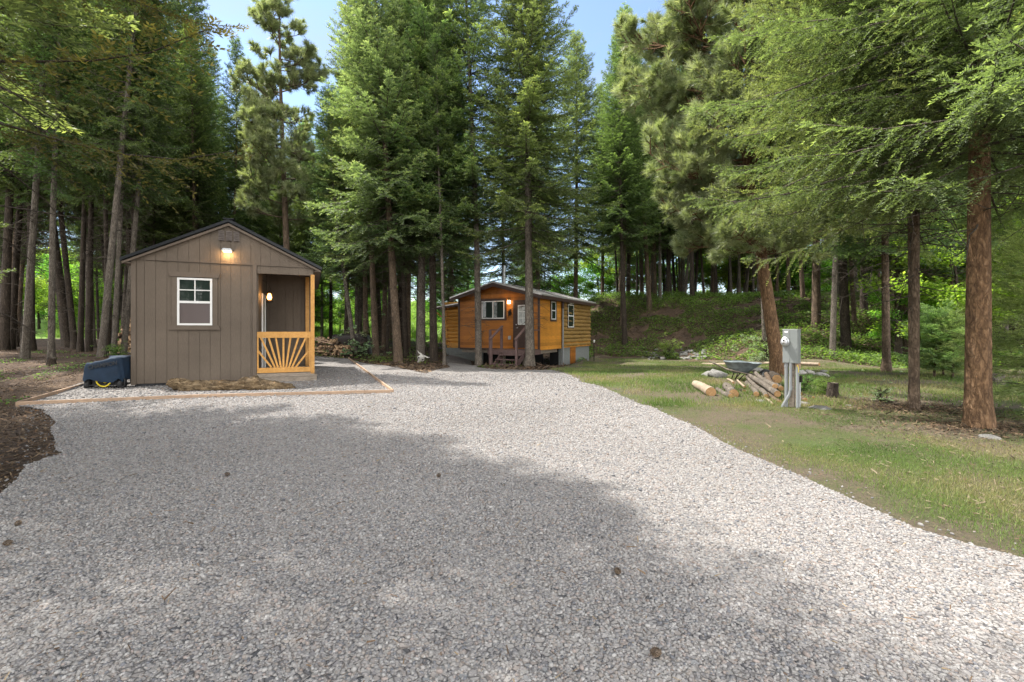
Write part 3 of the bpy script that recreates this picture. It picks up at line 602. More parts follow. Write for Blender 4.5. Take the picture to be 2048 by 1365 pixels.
# ------------------------------------------------------------------ log cabin.  local x: left along the front, y: back along the side
C0 = Vector((1.204, 20, 0)); WD = Vector((-.878, .478, 0)); SD = Vector((.478, .878, 0))
cabin = empty('log_cabin', C0, 0, 'orange stained log cabin with a tin roof and brown front steps', 'cabin')
cabin.matrix_world = Matrix(((WD.x, SD.x, 0, C0.x), (WD.y, SD.y, 0, C0.y), (0, 0, 1, 0), (0, 0, 0, 1))) @ Matrix.Identity(4)
# that frame is left-handed, so keep the Empty a plain rotation and mirror x while building instead
cabin.matrix_world = Matrix(((-WD.x, SD.x, 0, C0.x), (-WD.y, SD.y, 0, C0.y), (0, 0, 1, 0), (0, 0, 0, 1)))
class CB(MB):                                   # coordinates given as distance to the LEFT of the front corner
    def mir(s):
        s.v = [(-x, y, z) for x, y, z in s.v]; s.f = [f[::-1] for f in s.f]; return s
    def build(s, name, m, parent=None, bevel=0): s.mir(); return MB.build(s, name, m, parent, bevel)
FWD, FDP, ZB, ZW, CPK, LBK = 4.17, 2.35, .46, 2.80, 3.36, 6.34
crs = .145
def boards_x(b, x0, x1, z0, z1, y, holes=()):
    """horizontal boards on the front wall, cut round openings"""
    z = z0
    while z < z1 - .01:
        zt = min(z1, z + crs); segs = [(x0, x1)]
        for hx0, hx1, hz0, hz1 in holes:
            if zt > hz0 + .02 and z < hz1 - .02:
                segs = [q for a, c in segs for q in ((a, min(c, hx0)), (max(a, hx1), c)) if q[1] - q[0] > .02]
        for a, c in segs: b.prism([(a, z + .004), (c, z + .004), (c, zt - .004), (a, zt - .004)], y, y + .025)
        z += crs
DX0, DX1, DZ0, DZ1 = .36, 1.26, .50, 2.56
WX0, WX1, WZ0, WZ1 = 1.753, 2.94, 1.80, 2.60
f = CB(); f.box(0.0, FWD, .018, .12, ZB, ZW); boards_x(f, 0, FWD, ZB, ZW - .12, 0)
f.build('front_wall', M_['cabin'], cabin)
g = CB(); k = 0; x = 0.0
while x < FWD - .01:
    nx = min(FWD, x + .14); zt = lambda q: CPK - (CPK - ZW) * abs(q - FWD/2) / (FWD/2)
    g.prism([(x + .003, ZW - .115), (nx - .003, ZW - .115), (nx - .003, zt(nx)), (x + .003, zt(x))], -.012, .10); x = nx
g.build('gable', M_['cabin'], cabin)
tr = CB(); tr.box(FWD - .0, FWD + .09, -.03, .09, ZB - .03, ZW - .02).box(-.002, .10, -.025, .0, ZB, ZW - .02) ; tr.box(0, FWD, -.02, .1, ZB - .07, ZB - .004)
tr.build('corner_trim', M_['dkbrown'], cabin)
s_ = CB()
z = ZB - .05
while z < ZW - .01:
    zt = min(ZW, z + crs); s_.box(-.028, -.004, .0, FDP, z + .004, zt - .004); z += crs
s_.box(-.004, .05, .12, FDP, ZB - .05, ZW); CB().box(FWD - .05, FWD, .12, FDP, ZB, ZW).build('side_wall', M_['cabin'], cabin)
s_.build('side_wall', M_['cabin_lit'], cabin)
# scalloped log part behind
lg = CB(); nl = 12; lh = (ZW - ZB) / nl
for i in range(nl):
    zc = ZB + (i + .5) * lh; n = 26; ys = np.linspace(FDP + .04, LBK, n)
    lg.tube([(-.0 + .012 * math.sin(i * 3 + q), y, zc) for q, y in enumerate(ys)], [lh * .56 * (1 + .06 * math.sin(q * 1.7 + i * 2.3)) for q in range(n)], 10, jit=.05, seed=i)
lg.build('log_wall', M_['log_olive'], cabin)
le = CB()
for i in range(nl):
    zc = ZB + (i + .5) * lh; le.tube([(FWD + .0, FDP + .04, zc), (6.72 + (.14 if i % 2 else .02), FDP + .04, zc)], lh * .55, 10, jit=.02, seed=i)
    le.tube([(6.66, FDP - (.12 if i % 2 == 0 else -.05), zc), (6.66, LBK, zc)], lh * .52, 8)
le.box(6.60, FWD + .02, FDP - .09, FDP - .06, ZB - .12, ZB + .12)
le.build('log_wall', M_['log_orange'], cabin)
bd = CB(); bd.box(-.075, -.05, FDP + .05, LBK, ZB - .02, ZB + .24); bd.build('sill_board', M_['cabin_lit'], cabin)
cr_ = CB()
for i in range(nl):
    zc = ZB + (i + .5) * lh; cr_.tube([(-.11, FDP + .06, zc), (.0, FDP + .06, zc)], lh * (.42 if i % 2 else .3), 8)
cr_.build('log_ends', M_['log_olive'], cabin)
# roofs
def gable_roof(y0, y1, name, m, over=.28, th=.05, mid=FWD / 2):
    b = CB(); slope = (CPK - ZW) / (FWD / 2)
    for sg in (-1, 1):
        xe = mid + sg * (FWD / 2 + over); pts = [(mid, CPK + .02), (xe, CPK + .02 - slope * (FWD/2 + over)), (xe, CPK + .02 + th - slope * (FWD/2 + over)), (mid, CPK + .02 + th)]
        b.prism(pts[::-1] if sg < 0 else pts, y0, y1)
        n = int((y1 - y0) / .15)
        for k in range(n):
            y = y0 + .05 + k * (y1 - y0) / n; b.bar((mid, y, CPK + .028 + th), (xe, y, CPK + .028 + th - slope * (FWD/2 + over)), .05, .022)
    return b.build(name, m, cabin)
rf = gable_roof(-.46, LBK + .4, 'roof', M_['tin'])
fa = CB(); slope = (CPK - ZW) / (FWD / 2)
for sg in (-1, 1):
    xe = FWD / 2 + sg * (FWD / 2 + .28); ze = CPK - slope * (FWD/2 + .28); pts = [(FWD/2, CPK + .02), (xe, ze + .02), (xe, ze - .13), (FWD/2, CPK - .15)]
    fa.prism(pts[::-1] if sg < 0 else pts, -.49, -.465)
ze = CPK - slope * (FWD/2 + .28); fa.box(-.31, -.285, -.46, LBK + .38, ze - .13, ze + .018)
fa.build('fascia', M_['dkbrown'], cabin)
sf = CB(); sf.box(-.28, .0, -.44, LBK + .3, ze - .06, ze - .035)
sf.prism([(FWD/2, CPK + .0), (FWD + .25, ZW - .07), (FWD + .25, ZW - .05), (FWD/2, CPK + .018)], -.44, .0); sf.build('soffit', M_['cabin'], cabin)
# flue
fl_ = CB(); fl_.tube([(3.15, 2.4, CPK - .35), (3.15, 2.4, 4.55)], .085, 14); fl_.lathe([(.16, 0), (.11, .12), (.09, .2)], (3.15, 2.4, CPK - .3 + .07), 14); fl_.build('stove_pipe', M_['galv'], cabin)
# lean-to roof at the left
lr_ = CB(); lr_.prism([(FWD + .09, ZW + .06), (FWD + .09, ZW - .0), (7.45, ZW - .36), (7.45, ZW - .30)], FDP - .5, LBK); lr_.build('lean_to_roof', M_['tin'], cabin)
CB().prism([(FWD + .09, ZW - .002), (FWD + .09, ZW - .10), (7.45, ZW - .46), (7.45, ZW - .362)], FDP - .53, FDP - .45).build('fascia', M_['dkbrown'], cabin)
CB().bar((6.74, FDP - .4, ZW - .80), (7.3, FDP - .4, ZW - .40), .06, .06).build('roof_brace', M_['log_orange'], cabin)
# foundation
CB().box(.0, .15, FDP + .05, 3.5, -.7, ZB - .02).build('foundation', M_['block'], cabin); CB().box(.0, .15, 4.25, LBK, -.7, ZB - .02).build('foundation', M_['block'], cabin); fo = CB(); fo.box(FWD - .6, 6.8, FDP - .1, FDP + .1, -.7, ZB - .13); fo.build('foundation', M_['block'], cabin)
CB().box(FWD - .9, 6.85, FDP - .5, FDP - .42, -.6, -.02).box(FWD - .9, 6.85, FDP - .5, FDP - .12, -.03, -.0).build('footing', M_['block'], cabin)
CB().box(-.02, .10, 3.52, 4.23, -.38, ZB - .03).build('access_hatch', M_['cabin'], cabin)
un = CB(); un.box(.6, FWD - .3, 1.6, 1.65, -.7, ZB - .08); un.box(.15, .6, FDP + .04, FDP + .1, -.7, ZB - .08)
un.build('underfloor_shade', M_['dark'], cabin)  # black panels added to stand for the shade under the cabin floor
jo = CB(); jo.box(-.0, FWD, .15, .25, ZB - .22, ZB - .075); jo.box(.2, .3, .3, FDP, ZB - .22, ZB - .075); jo.box(.9, 1.0, .3, .4, -.35, ZB - .23); jo.box(FWD - .9, FWD - .82, .35, .43, -.3, ZB - .23); jo.box(1.75, 1.9, .0, .1, -.35, ZB - .23)
jo.build('floor_joist', M_['oldwood'], cabin)
# openings
def frontwin():
    o = CB(); w_ = .036; o.box(WX0, WX1, -.035, .0, WZ0, WZ0 + w_).box(WX0, WX1, -.035, 0, WZ1 - w_, WZ1).box(WX0, WX0 + w_, -.035, 0, WZ0 + w_, WZ1 - w_).box(WX1 - w_, WX1, -.035, 0, WZ0 + w_, WZ1 - w_); m_ = (WX0 + WX1) / 2; o.box(m_ - .025, m_ + .025, -.035, 0, WZ0 + w_, WZ1 - w_)
    wo = o.build('window', M_['white'], cabin); CB().box(WX0 + w_, m_ - .026, -.012, -.004, WZ0 + w_, WZ1 - w_).box(m_ + .026, WX1 - w_, -.012, -.004, WZ0 + w_, WZ1 - w_).build('pane', M_['glass'], wo)
    t = CB(); q = .10; t.box(WX0 - q, WX1 + q, -.03, -.001, WZ1 + .002, WZ1 + q).box(WX0 - q, WX1 + q, -.03, -.001, WZ0 - q * .8, WZ0 - .002).box(WX0 - q, WX0 - .002, -.03, -.001, WZ0, WZ1).box(WX1 + .002, WX1 + q, -.03, -.001, WZ0, WZ1); t.build('window_trim', M_['dkbrown'], wo)
frontwin()
def sidewin(y0, y1, z0, z1, xo, q):
    o = CB(); w_ = .045; X0, X1 = xo - .03, xo; o.box(X0, X1, y0, y1, z0, z0 + w_).box(X0, X1, y0, y1, z1 - w_, z1).box(X0, X1, y0, y0 + w_, z0 + w_, z1 - w_).box(X0, X1, y1 - w_, y1, z0 + w_, z1 - w_); m_ = (z0 + z1) / 2; o.box(X0, X1, y0 + w_, y1 - w_, m_ - .022, m_ + .022)
    wo = o.build('window', M_['white'], cabin); CB().box(X0 + .012, X1, y0 + w_, y1 - w_, z0 + w_, m_ - .0225).box(X0 + .012, X1, y0 + w_, y1 - w_, m_ + .0225, z1 - w_).build('pane', M_['glass'], wo)
    t = CB(); X0 += .006; t.box(X0, X1, y0 - q, y1 + q, z1 + .002, z1 + q).box(X0, X1, y0 - q, y1 + q, z0 - q, z0 - .002).box(X0, X1, y0 - q, y0 - .002, z0, z1).box(X0, X1, y1 + .002, y1 + q, z0, z1); t.build('window_trim', M_['dkbrown'], wo)
sidewin(1.10, 1.62, 1.76, 2.58, -.03, .09); sidewin(2.98, 3.74, 1.42, 2.54, -.09, .05)
d = CB(); d.box(DX0 + .06, DX1 - .06, -.02, .0, DZ0, DZ1 - .06); do = d.build('door', M_['dkbrown'], cabin)
CB().box(DX0 - .04, DX0 + .058, -.034, 0, DZ0, DZ1 + .04).box(DX1 - .058, DX1 + .04, -.034, 0, DZ0, DZ1 + .04).box(DX0 + .058, DX1 - .058, -.034, 0, DZ1 - .058, DZ1 + .04).build('door_frame', M_['dkbrown'], do)
gx0, gx1, gz0, gz1 = DX0 + .20, DX1 - .20, 1.52, 2.38; dg = CB(); dg.box(gx0, gx1, -.034, -.021, gz0, gz0 + .035).box(gx0, gx1, -.034, -.021, gz1 - .035, gz1).box(gx0, gx0 + .035, -.034, -.021, gz0 + .035, gz1 - .035).box(gx1 - .035, gx1, -.034, -.021, gz0 + .035, gz1 - .035)
m_ = (gx0 + gx1) / 2; dg.box(m_ - .01, m_ + .01, -.032, -.0215, gz0 + .035, gz1 - .035)
for k in (1, 2): z = gz0 + k * (gz1 - gz0) / 3; dg.box(gx0 + .035, m_ - .0105, -.032, -.0215, z - .01, z + .01).box(m_ + .0105, gx1 - .035, -.032, -.0215, z - .01, z + .01)
dg.build('door_window', M_['white'], do); M_['curtain'] = simple('lace_curtain', (.34, .36, .35), .7, 0, .3, 25, bs=0); CB().box(gx0 + .035, gx1 - .035, -.0235, -.0205, gz0 + .035, gz1 - .035).build('pane', M_['curtain'], do)
h = CB(); h.tube([(DX1 - .12, -.03, 1.38), (DX1 - .12, -.06, 1.38), (DX1 - .22, -.06, 1.38)], .014, 8); h.build('handle', M_['galv'], do); CB().tube([(DX1 - .12, -.022, 1.52), (DX1 - .12, -.05, 1.52)], .025, 10).build('door_lock', M_['galv'], do)
pl = CB(); pl.box(1.38, 1.58, -.02, -.001, 2.36, 2.78); plo = pl.build('wall_lamp', M_['cabin'], cabin); CB().box(1.44, 1.54, -.11, -.021, 2.60, 2.66).build('lamp_cap', M_['iron'], plo); CB().box(1.435, 1.545, -.115, -.022, 2.45, 2.599).build('bulb', M_['warm2'], plo); lamp('lamp_light', (-1.49, -.22, 2.5), 1.6, plo)
wr = CB(); rr = random.Random(4)
for i in range(70):
    a = rr.uniform(0, 6.28); q = rr.uniform(.02, .11); p = Vector((1.46 + q * math.cos(a) * .8, -.03, 2.08 + q * math.sin(a) * 1.2)); wr.bar(p, p + Vector((rr.uniform(-.06, .06), rr.uniform(-.04, 0), rr.uniform(-.16, .06))), .012, .01)
tag(wr.build('wall_wreath', M_['iron'], None), 'dark twig decoration hung on the cabin wall beside the door', 'decoration').matrix_world = cabin.matrix_world
CB().box(1.42, 1.54, -.06, -.001, .86, 1.02).build('socket_box', M_['galv'], cabin)
fl2 = CB(); fl2.lathe([(0, .0), (.05, .0), (.065, .05), (.03, .09), (0, .1)], (-.16, 3.2, 2.56), 12); fl2.lathe([(0, .0), (.045, .0), (.06, .05), (.03, .08), (0, .09)], (-.16, 3.5, 2.58), 12); fl2.box(-.13, -.08, 3.2, 3.5, 2.62, 2.66); fl2.build('floodlight', M_['white'], cabin)
pp = CB(); pp.tube([(-.10, FDP - .02, -.55), (-.10, FDP - .02, 2.45)], .045, 12); pp.build('drain_pipe', M_['pvc'], cabin); CB().tube([(-.10, FDP - .02, 2.30), (-.10, FDP - .02, 2.62)], .065, 12).build('pipe_cap', M_['dkbrown'], cabin)
# deck and steps
dk = CB(); dk.box(-.05, 1.95, -1.1, -.03, .40, .44); dk.box(-.05, 1.95, -1.14, -1.101, .24, .44); dk.box(-.05, -.01, -1.1, -.03, .24, .395); dk.build('deck', M_['stairs'], cabin)
def post(x, y, z0, z1): return CB().box(x - .045, x + .045, y - .045, y + .045, z0, z1).build('railing_post', M_['stairs'], cabin)
for x in (.12, 1.30):
    post(x, -1.06, -.3, 1.36)
    lo = .02 if x < .5 else 1.26
    post(x, -1.92, -.45, .95)
    CB().bar((x, -2.02, .90), (x, -1.0, 1.45), .11, .045).build('handrail', M_['stairs'], cabin)
post(-.02, -1.0, -.3, 1.3); post(1.90, -1.0, -.3, 1.3)
CB().box(1.34, 1.86, -1.03, -.97, 1.26, 1.31).build('handrail', M_['stairs'], cabin); CB().box(0.03, .08, -1.03, -.97, 1.26, 1.31).build('handrail', M_['stairs'], cabin); CB().box(-.06, .0, -.95, -.1, 1.26, 1.30).build('handrail', M_['stairs'], cabin)
for k in range(3):
    y = -1.38 - k * .27; z = .26 - k * .175; CB().box(.165, 1.255, y - .02, y + .25, z - .035, z).build('stair_tread', M_['stairs'], cabin)
CB().box(.165, 1.255, -1.985, -1.95, -.45, -.16).box(.165, 1.255, -1.949, -1.68, -.175, -.14).build('bottom_step', M_['stairs'], cabin)
for x in (.19, 1.23): CB().bar((x, -1.95, -.28), (x, -1.12, .28), .035, .2).build('stringer', M_['stairs'], cabin)
# ------------------------------------------------------------------ logs
def log_mesh(L_, r, seed, n=12, k=9, knots=True):
    rr = random.Random(seed); b = MB(); pts = []; rs = []
    for i in range(k + 1):
        t = i / k; pts.append((t * L_, .02 * L_ * math.sin(t * 3 + seed), .012 * L_ * math.sin(t * 4 + seed * 2))); rs.append(r * (1 - .12 * t + rr.uniform(-.03, .03)))
    b.tube(pts, rs, n, cap=False, jit=.045, seed=seed)
    if knots:
        for _ in range(4):
            t = rr.uniform(.1, .9); a = rr.uniform(0, 6.28); p = Vector((t * L_, 0, 0)); d = Vector((.2, math.cos(a), math.sin(a))); b.tube([p + d * r * .7, p + d * r * 1.18], [r * .16, r * .1], 6)
    return b, pts, rs
def rot_to(a, b):
    d = (b - a).normalized(); z = Vector((0, 0, 1)); y = z.cross(d)
    if y.length < .01: y = Vector((0, 1, 0))
    y.normalize(); z = d.cross(y); return Matrix((d, y, z)).transposed().to_4x4()
def log(a, b, r, m, label, seed=0, group=None, name='log', cutm='cut'):
    a = Vector(a); b = Vector(b); mb, pts, rs = log_mesh((b - a).length, r, seed); e = empty(name, a, 0, label, 'log', group); e.matrix_world = Matrix.Translation(a) @ rot_to(a, b)
    mb.build('bark', M_[m], e)
    for i, dr in ((0, -1), (-1, 1)):
        c = MB(); p = Vector(pts[i]); rad_ = rs[i] * .97; vs = [p + Vector((dr * .004 * (1 - q), 0, 0)) for q in (0,)]; vs = [p + Vector((dr * .003, 0, 0))]; fs = []
        for ring, q in enumerate((.35, .7, 1.0)):
            vs += [p + Vector((dr * (.003 - .004 * (q == 1)), math.cos(t * math.pi / 6) * rad_ * q, math.sin(t * math.pi / 6) * rad_ * q)) for t in range(12)]
        fs = [(0, 1 + t, 1 + (t + 1) % 12) for t in range(12)] + [(1 + R0*12 + t, 13 + R0*12 + t, 13 + R0*12 + (t+1) % 12, 1 + R0*12 + (t+1) % 12) for R0 in (0, 1) for t in range(12)]
        if dr < 0: fs = [q[::-1] for q in fs]
        c.add(vs, fs); c.build('cut_end', M_[cutm], e)
    return e
def LP(px, py, r=0, up=0): p = P(px, py); return Vector((p.x, p.y, p.z + r * .9 + up))
logs = [((1422, 794), (1392, 775), .095, 0, 'peel', 'thick pale peeled log lying at the left of the wood heap'),
 ((1464, 799), (1433, 783), .05, 0, 'bark_grey', 'thin pale log beside the thick peeled log'), ((1470, 796), (1450, 781), .088, 0, 'bark_grey', 'short log with a fresh orange cut end'),
 ((1467, 782), (1455, 777), .024, .15, 'peel', 'stick lying across the fresh cut log'), ((1508, 797), (1497, 768), .052, .0, 'bark_grey', 'leftmost banded log of the long log heap'),
 ((1523, 792), (1500, 765), .055, .02, 'bark_grey', 'second banded log from the left of the long log heap'), ((1553, 802), (1502, 766), .058, .09, 'bark_grey', 'longest banded log lying on top of the heap toward the meter box'),
 ((1560, 796), (1520, 768), .052, .0, 'bark_brown', 'dark banded log low in the heap beneath the longest log'), ((1551, 786), (1528, 765), .06, .10, 'bark_brown', 'short dark log high on the right of the heap'),
 ((1540, 772), (1528, 764), .085, .0, 'bark_grey', 'stubby grey log at the back of the heap'), ((1553, 779), (1545, 768), .095, .12, 'bark_dark', 'fattest dark log end facing out above the heap'),
 ((1536, 806), (1515, 787), .022, 0, 'peel', 'white bare stick in the grass before the heap'), ((1488, 780), (1476, 770), .024, .05, 'peel', 'white bare stick leaning behind the heap'), ((1488, 786), (1479, 783), .035, 0, 'bark_dark', 'small dark log between the cut log and the long heap'),
 ((1612, 806), (1588, 799), .045, 0, 'bark_brown', 'short log in the grass right of the meter box post'), ((1592, 801), (1572, 792), .05, 0, 'bark_dark', 'dark log behind the meter box conduits'),
 ((1531, 799), (1506, 772), .045, .0, 'bark_grey', 'slim banded log pressed between two thicker logs of the heap'), ((1543, 797), (1514, 764), .05, .16, 'bark_grey', 'pale log lying highest across the middle of the heap'), ((1556, 808), (1538, 790), .04, 0, 'bark_brown', 'short brown log in front of the conduits'),
 ((1516, 778), (1494, 762), .045, .10, 'bark_dark', 'dark log crossing behind the left end of the heap'), ((1565, 788), (1545, 772), .05, .05, 'bark_grey', 'grey log tucked at the right rear of the heap'), ((1548, 812), (1530, 801), .025, 0, 'peel', 'pale forked branch lying below the heap'),
 ((1600, 793), (1578, 782), .045, 0, 'bark_brown', 'brown log under the green bush right of the meter post'), ((1625, 800), (1603, 790), .03, 0, 'bark_dark', 'thin dark pole reaching from the meter post toward the stump'),
 ((1513, 806), (1499, 802), .018, 0, 'bark_grey', 'small twig on the grass at the left foot of the heap')]
for i, (a, b_, r, up, m, lb) in enumerate(logs):
    A_ = LP(*a, r=r, up=up); B_ = LP(*b_, r=r, up=up + (.03 if up else 0)); 
    log(A_, B_, r, m, lb, i, 'logs heaped on the lawn')
log(LP(1402, 729, .07), LP(1642, 735, .07), .075, 'peel', 'very long pale pole lying at the foot of the bank', 40, name='long_pole')
# stumps
def stump(p, r, h, label, m):
    e = empty('tree_stump', p, 0, label, 'stump'); MB().tube([(0, 0, -.1), (0, 0, .03), (0, 0, h * .5), (.01, 0, h)], [r * 1.35, r * 1.2, r * 1.02, r], 14, cap=False, jit=.06, seed=3).build('bark', M_[m], e)
    MB().tube([(.01, 0, h - .02), (.01, 0, h - .008)], r * .97, 14).build('cut_top', M_['oldwood'], e)
stump(LP(1665, 797), .09, .29, 'dark square stump on the lawn right of the meter box', 'bark_dark'); stump(LP(1994, 771), .12, .28, 'grey stump at the far right beyond the thick fir', 'bark_grey')
stump(LP(103, 731), .10, .22, 'low cut stub at the foot of the slim pale fir trunk', 'bark_dark')
# driftwood log in front of the shed
def drift():
    ctr = [(338, 768, .02), (350, 762, .10), (375, 764, .13), (410, 767, .12), (440, 768, .12), (470, 768, .13), (500, 765, .17), (525, 768, .16), (555, 772, .11), (580, 777, .08), (589, 778, .03)]
    top = [760, 757, 761, 763, 760, 762, 754, 758, 764, 768, 774]; bot = [771, 776, 784, 785, 783, 785, 786, 786, 786, 785, 783]
    b = MB(); rings = []; n = 22
    for i, ((px, py, _), tp, bt) in enumerate(zip(ctr, top, bot)):
        Y = 9.42 + .35 * (px - 338) / 250; x = (px - CX) / F * Y; s = Y / F; zt = CAMH - (tp - HY) * s; zb = max(-.03, CAMH - (bt - HY) * s - .02); zc = (zt + zb) / 2; rz = (zt - zb) / 2; ry = max(.05, rz * 1.05); rings.append((x, Y, zc, rz, ry))
    P_ = []; rings2 = []
    m = 90
    for q in range(m):
        t = q / (m - 1) * (len(rings) - 1); j = min(int(t), len(rings) - 2); u = t - j; rings2.append([a * (1 - u) + c * u for a, c in zip(rings[j], rings[j+1])])
    vs = []
    for q, (x, y, zc, rz, ry) in enumerate(rings2):
        for j in range(n):
            a = 2 * math.pi * j / n; f = 1 + .6 * (float(vnoise(q * .32, j * .9 + 5, 3)) - .5) + .34 * (float(vnoise(q * .06 + 9, j * 1.9, 4)) - .5) + .34 * (float(vnoise(q * .9, j * 1.7, 14)) - .5); vs.append((x, y + math.cos(a) * ry * f, max(.015, zc + math.sin(a) * rz * f)))
    b.add(vs, [(q*n+j, q*n+(j+1)%n, (q+1)*n+(j+1)%n, (q+1)*n+j) for q in range(m-1) for j in range(n)], True); b.add(vs[:n], [tuple(range(n-1, -1, -1))]); b.add(vs[-n:], [tuple(range(n))])
    tag(b.build('driftwood_log', M_['drift'], None), 'gnarled weathered driftwood trunk lying in front of the shed', 'driftwood')
drift()
# ------------------------------------------------------------------ rocks
def rock_mesh(seed, flat=.7):
    v, f = ico(); rng = np.random.default_rng(seed); V = list(map(tuple, v)); F_ = [tuple(q) for q in f]
    for _ in range(2):
        cache = {}; nf = []
        def midp(a, b):
            k = (min(a, b), max(a, b))
            if k not in cache: p = (np.array(V[a]) + np.array(V[b])) / 2; V.append(tuple(p / np.linalg.norm(p))); cache[k] = len(V) - 1
            return cache[k]
        for a, b, c in F_: ab, bc, ca = midp(a, b), midp(b, c), midp(c, a); nf += [(a, ab, ca), (b, bc, ab), (c, ca, bc), (ab, bc, ca)]
        F_ = nf
    V = np.array(V); dirs = nrm(rng.normal(0, 1, (9, 3))); 
    for d in dirs: h = rng.uniform(.55, .85); k = V @ d; V = V - np.maximum(k - h, 0)[:, None] * d
    V = V * (1 + .05 * rng.normal(0, 1, (len(V), 1))) * np.array([1.15, .9, flat]); return npmesh('rock', V, np.array(F_), M_['rock'], smooth=False)
RM = [rock_mesh(s, fl) for s, fl in ((1, .7), (2, .6), (3, .8), (4, .5), (5, .65))]
def rock(p, s, label, i=0, group=None, m='rock', rz=0, zs=1):
    o = link('rock', RM[i % 5]); o.location = p; o.scale = (s, s, s * zs); o.rotation_euler = (0, 0, rz); tag(o, label, 'rock', group)
    if m != 'rock': o.material_slots[0].link = 'OBJECT'; o.material_slots[0].material = M_[m]
    return o
for i, (px, py, s, lb, zs) in enumerate([(1437, 757, .27, 'large slanting boulder behind the wheelbarrow', .9), (1420, 754, .2, 'lower left part of the boulder group behind the wheelbarrow', .9), (1517, 747, .17, 'round pinkish rock just right of the wheelbarrow', 1), (1545, 748, .17, 'flat pale rock left of the pine trunk', .7),
    (1601, 752, .2, 'pale rock just right of the meter box conduits', .9), (1621, 749, .15, 'whitish rock second to the right of the meter box', .9), (1648, 754, .22, 'widest flat white rock at the right end of the rock row', .6), (1650, 747, .1, 'small pointed rock behind the widest flat rock', 1),
    (1524, 806, .10, 'grey stone in the grass before the long log heap', .7), (1645, 822, .15, 'flat grey stone in the grass right of the meter box', .5), (1610, 812, .12, 'low stone at the foot of the meter box post', .6), (1990, 882, .09, 'mossy stone at the foot of the thick orange fir', .8), (1700, 815, .05, 'small pale stone on the lawn left of the slender fir', .8)]):
    p = P(px, py); rock((p.x, p.y + s * .6, p.z + s * .25 * zs), s, lb, i, None, 'rockpale' if i in (2, 3, 4, 5, 6) else 'rock', i * 1.3, zs)
rr = random.Random(8)
for i in range(78):
    px = rr.gauss(1352, 30); py = rr.uniform(702, 722) - 6 * math.exp(-((px - 1350) / 25)**2) * rr.random(); px = min(1408, max(1285, px)); p = P(px, py); s = rr.uniform(.07, .19)
    rock((p.x, p.y, p.z + s * .3), s, 'grey round field stone in the rock heap at the foot of the bank', i, 'stones of the heap at the foot of the bank', 'rock', rr.uniform(0, 6), rr.uniform(.7, 1.1))
# pine cones and debris on the gravel
for i, (px, py, lb) in enumerate([(1310, 1330, 'brown cone on the gravel near the bottom of the picture'), (14, 1103, 'dark cone at the left edge of the gravel'), (36, 1062, 'small reddish cone on the left gravel'), (455, 960, 'tiny brown cone on the left middle gravel'), (878, 962, 'dark cone in the middle of the gravel'), (1235, 1160, 'brown cone on the gravel right of the middle')]):
    b = MB(); rr2 = random.Random(i)
    for k in range(60):
        t = k / 60; a = k * 2.4; r_ = .018 * math.sin(math.pi * (t * .85 + .1)); p = Vector((t * .06 - .03, math.cos(a) * r_, math.sin(a) * r_)); b.bar(p, p + Vector((.010, math.cos(a) * .008, math.sin(a) * .008)), .010, .003)
    o = b.build('fir_cone', M_['bark_brown'], None); p = P(px, py); o.location = p + Vector((0, 0, .048)); o.scale = (.6, .6, .6); o.rotation_euler = (0, 0, i); tag(o, lb, 'cone')
# ------------------------------------------------------------------ meter box on its post
mp_ = P(1581, 818); MR = rad(-50); mt = empty('electric_meter_post', mp_, MR, 'grey electric meter cabinet on a post with conduits', 'meter box')
mt.scale = (.8, .72, 1); zt, zb_ = CAMH + (HY - 659) / F * mp_.y, CAMH + (HY - 727) / F * mp_.y
MB().box(-.14, .14, -.02, .15, zb_, zt - .012).box(-.147, .147, -.03, .155, zt - .011, zt).build('cabinet', M_['metalbox'], mt, .004)
dd = MB(); dd.box(-.134, -.008, -.027, -.0205, zb_ + .01, zt - .02).box(-.002, .134, -.030, -.0205, zb_ + .01, zt - .02); dd.box(.10, .115, -.036, -.0305, zb_ + .22, zb_ + .26); dd.build('cabinet_door', M_['metalbox'], mt, .002)
MB().box(-.105, -.04, -.0285, -.0275, zt - .055, zt - .03).build('label_plate', M_['white'], mt)
me_ = MB(); Rm = Matrix.Translation((-.085, -.027, zb_ + .345)) @ Matrix.Rotation(rad(90), 4, 'X'); me_.lathe([(.0, .0), (.075, .0), (.078, .03), (.07, .035), (.062, .04), (.062, .09), (.055, .10), (0, .102)], n=22, M=Rm); mo = me_.build('meter', M_['galv'], mt)
MB().lathe([(0, .1025), (.035, .1035), (0, .104)], n=16, M=Rm).build('dial', M_['white'], mo); MB().box(-.10, -.07, -.137, -.132, zb_ + .355, zb_ + .375).build('display', M_['black'], mo)
MB().box(-.045, .045, .05, .14, -.2, zt - .1).build('post', M_['oldwood'], mt)
MB().tube([(-.085, .03, zb_ + .01), (-.085, .03, .02), (-.085, .03, -.1)], .034, 14).build('conduit', M_['pvc'], mt)
MB().tube([(.005, -.0, zb_ + .01), (.0, -.0, .32), (-.02, -.01, .22), (-.09, -.04, .10), (-.15, -.06, .0), (-.17, -.07, -.05)], .027, 14).build('conduit', M_['pvc'], mt)
MB().tube([(.12, .02, zb_ - .05), (.12, .02, .1), (.125, .0, -.08)], .030, 14).build('conduit', M_['pvc'], mt); MB().tube([(-.085, .03, zb_ - .07), (-.085, .03, zb_ + .005)], .042, 14).tube([(.005, 0, .36), (.004, 0, .30)], .033, 14).build('conduit_coupling', M_['pvc'], mt)
MB().box(.085, .15, .03, .12, zb_ - .09, zb_ - .001).build('junction_box', M_['edging'], mt); MB().tube([(.13, -.02, zb_ - .02), (.16, -.04, zb_ - .08), (.15, -.03, zb_ - .14)], .005, 6).build('yellow_wire', M_['yellow'], mt)
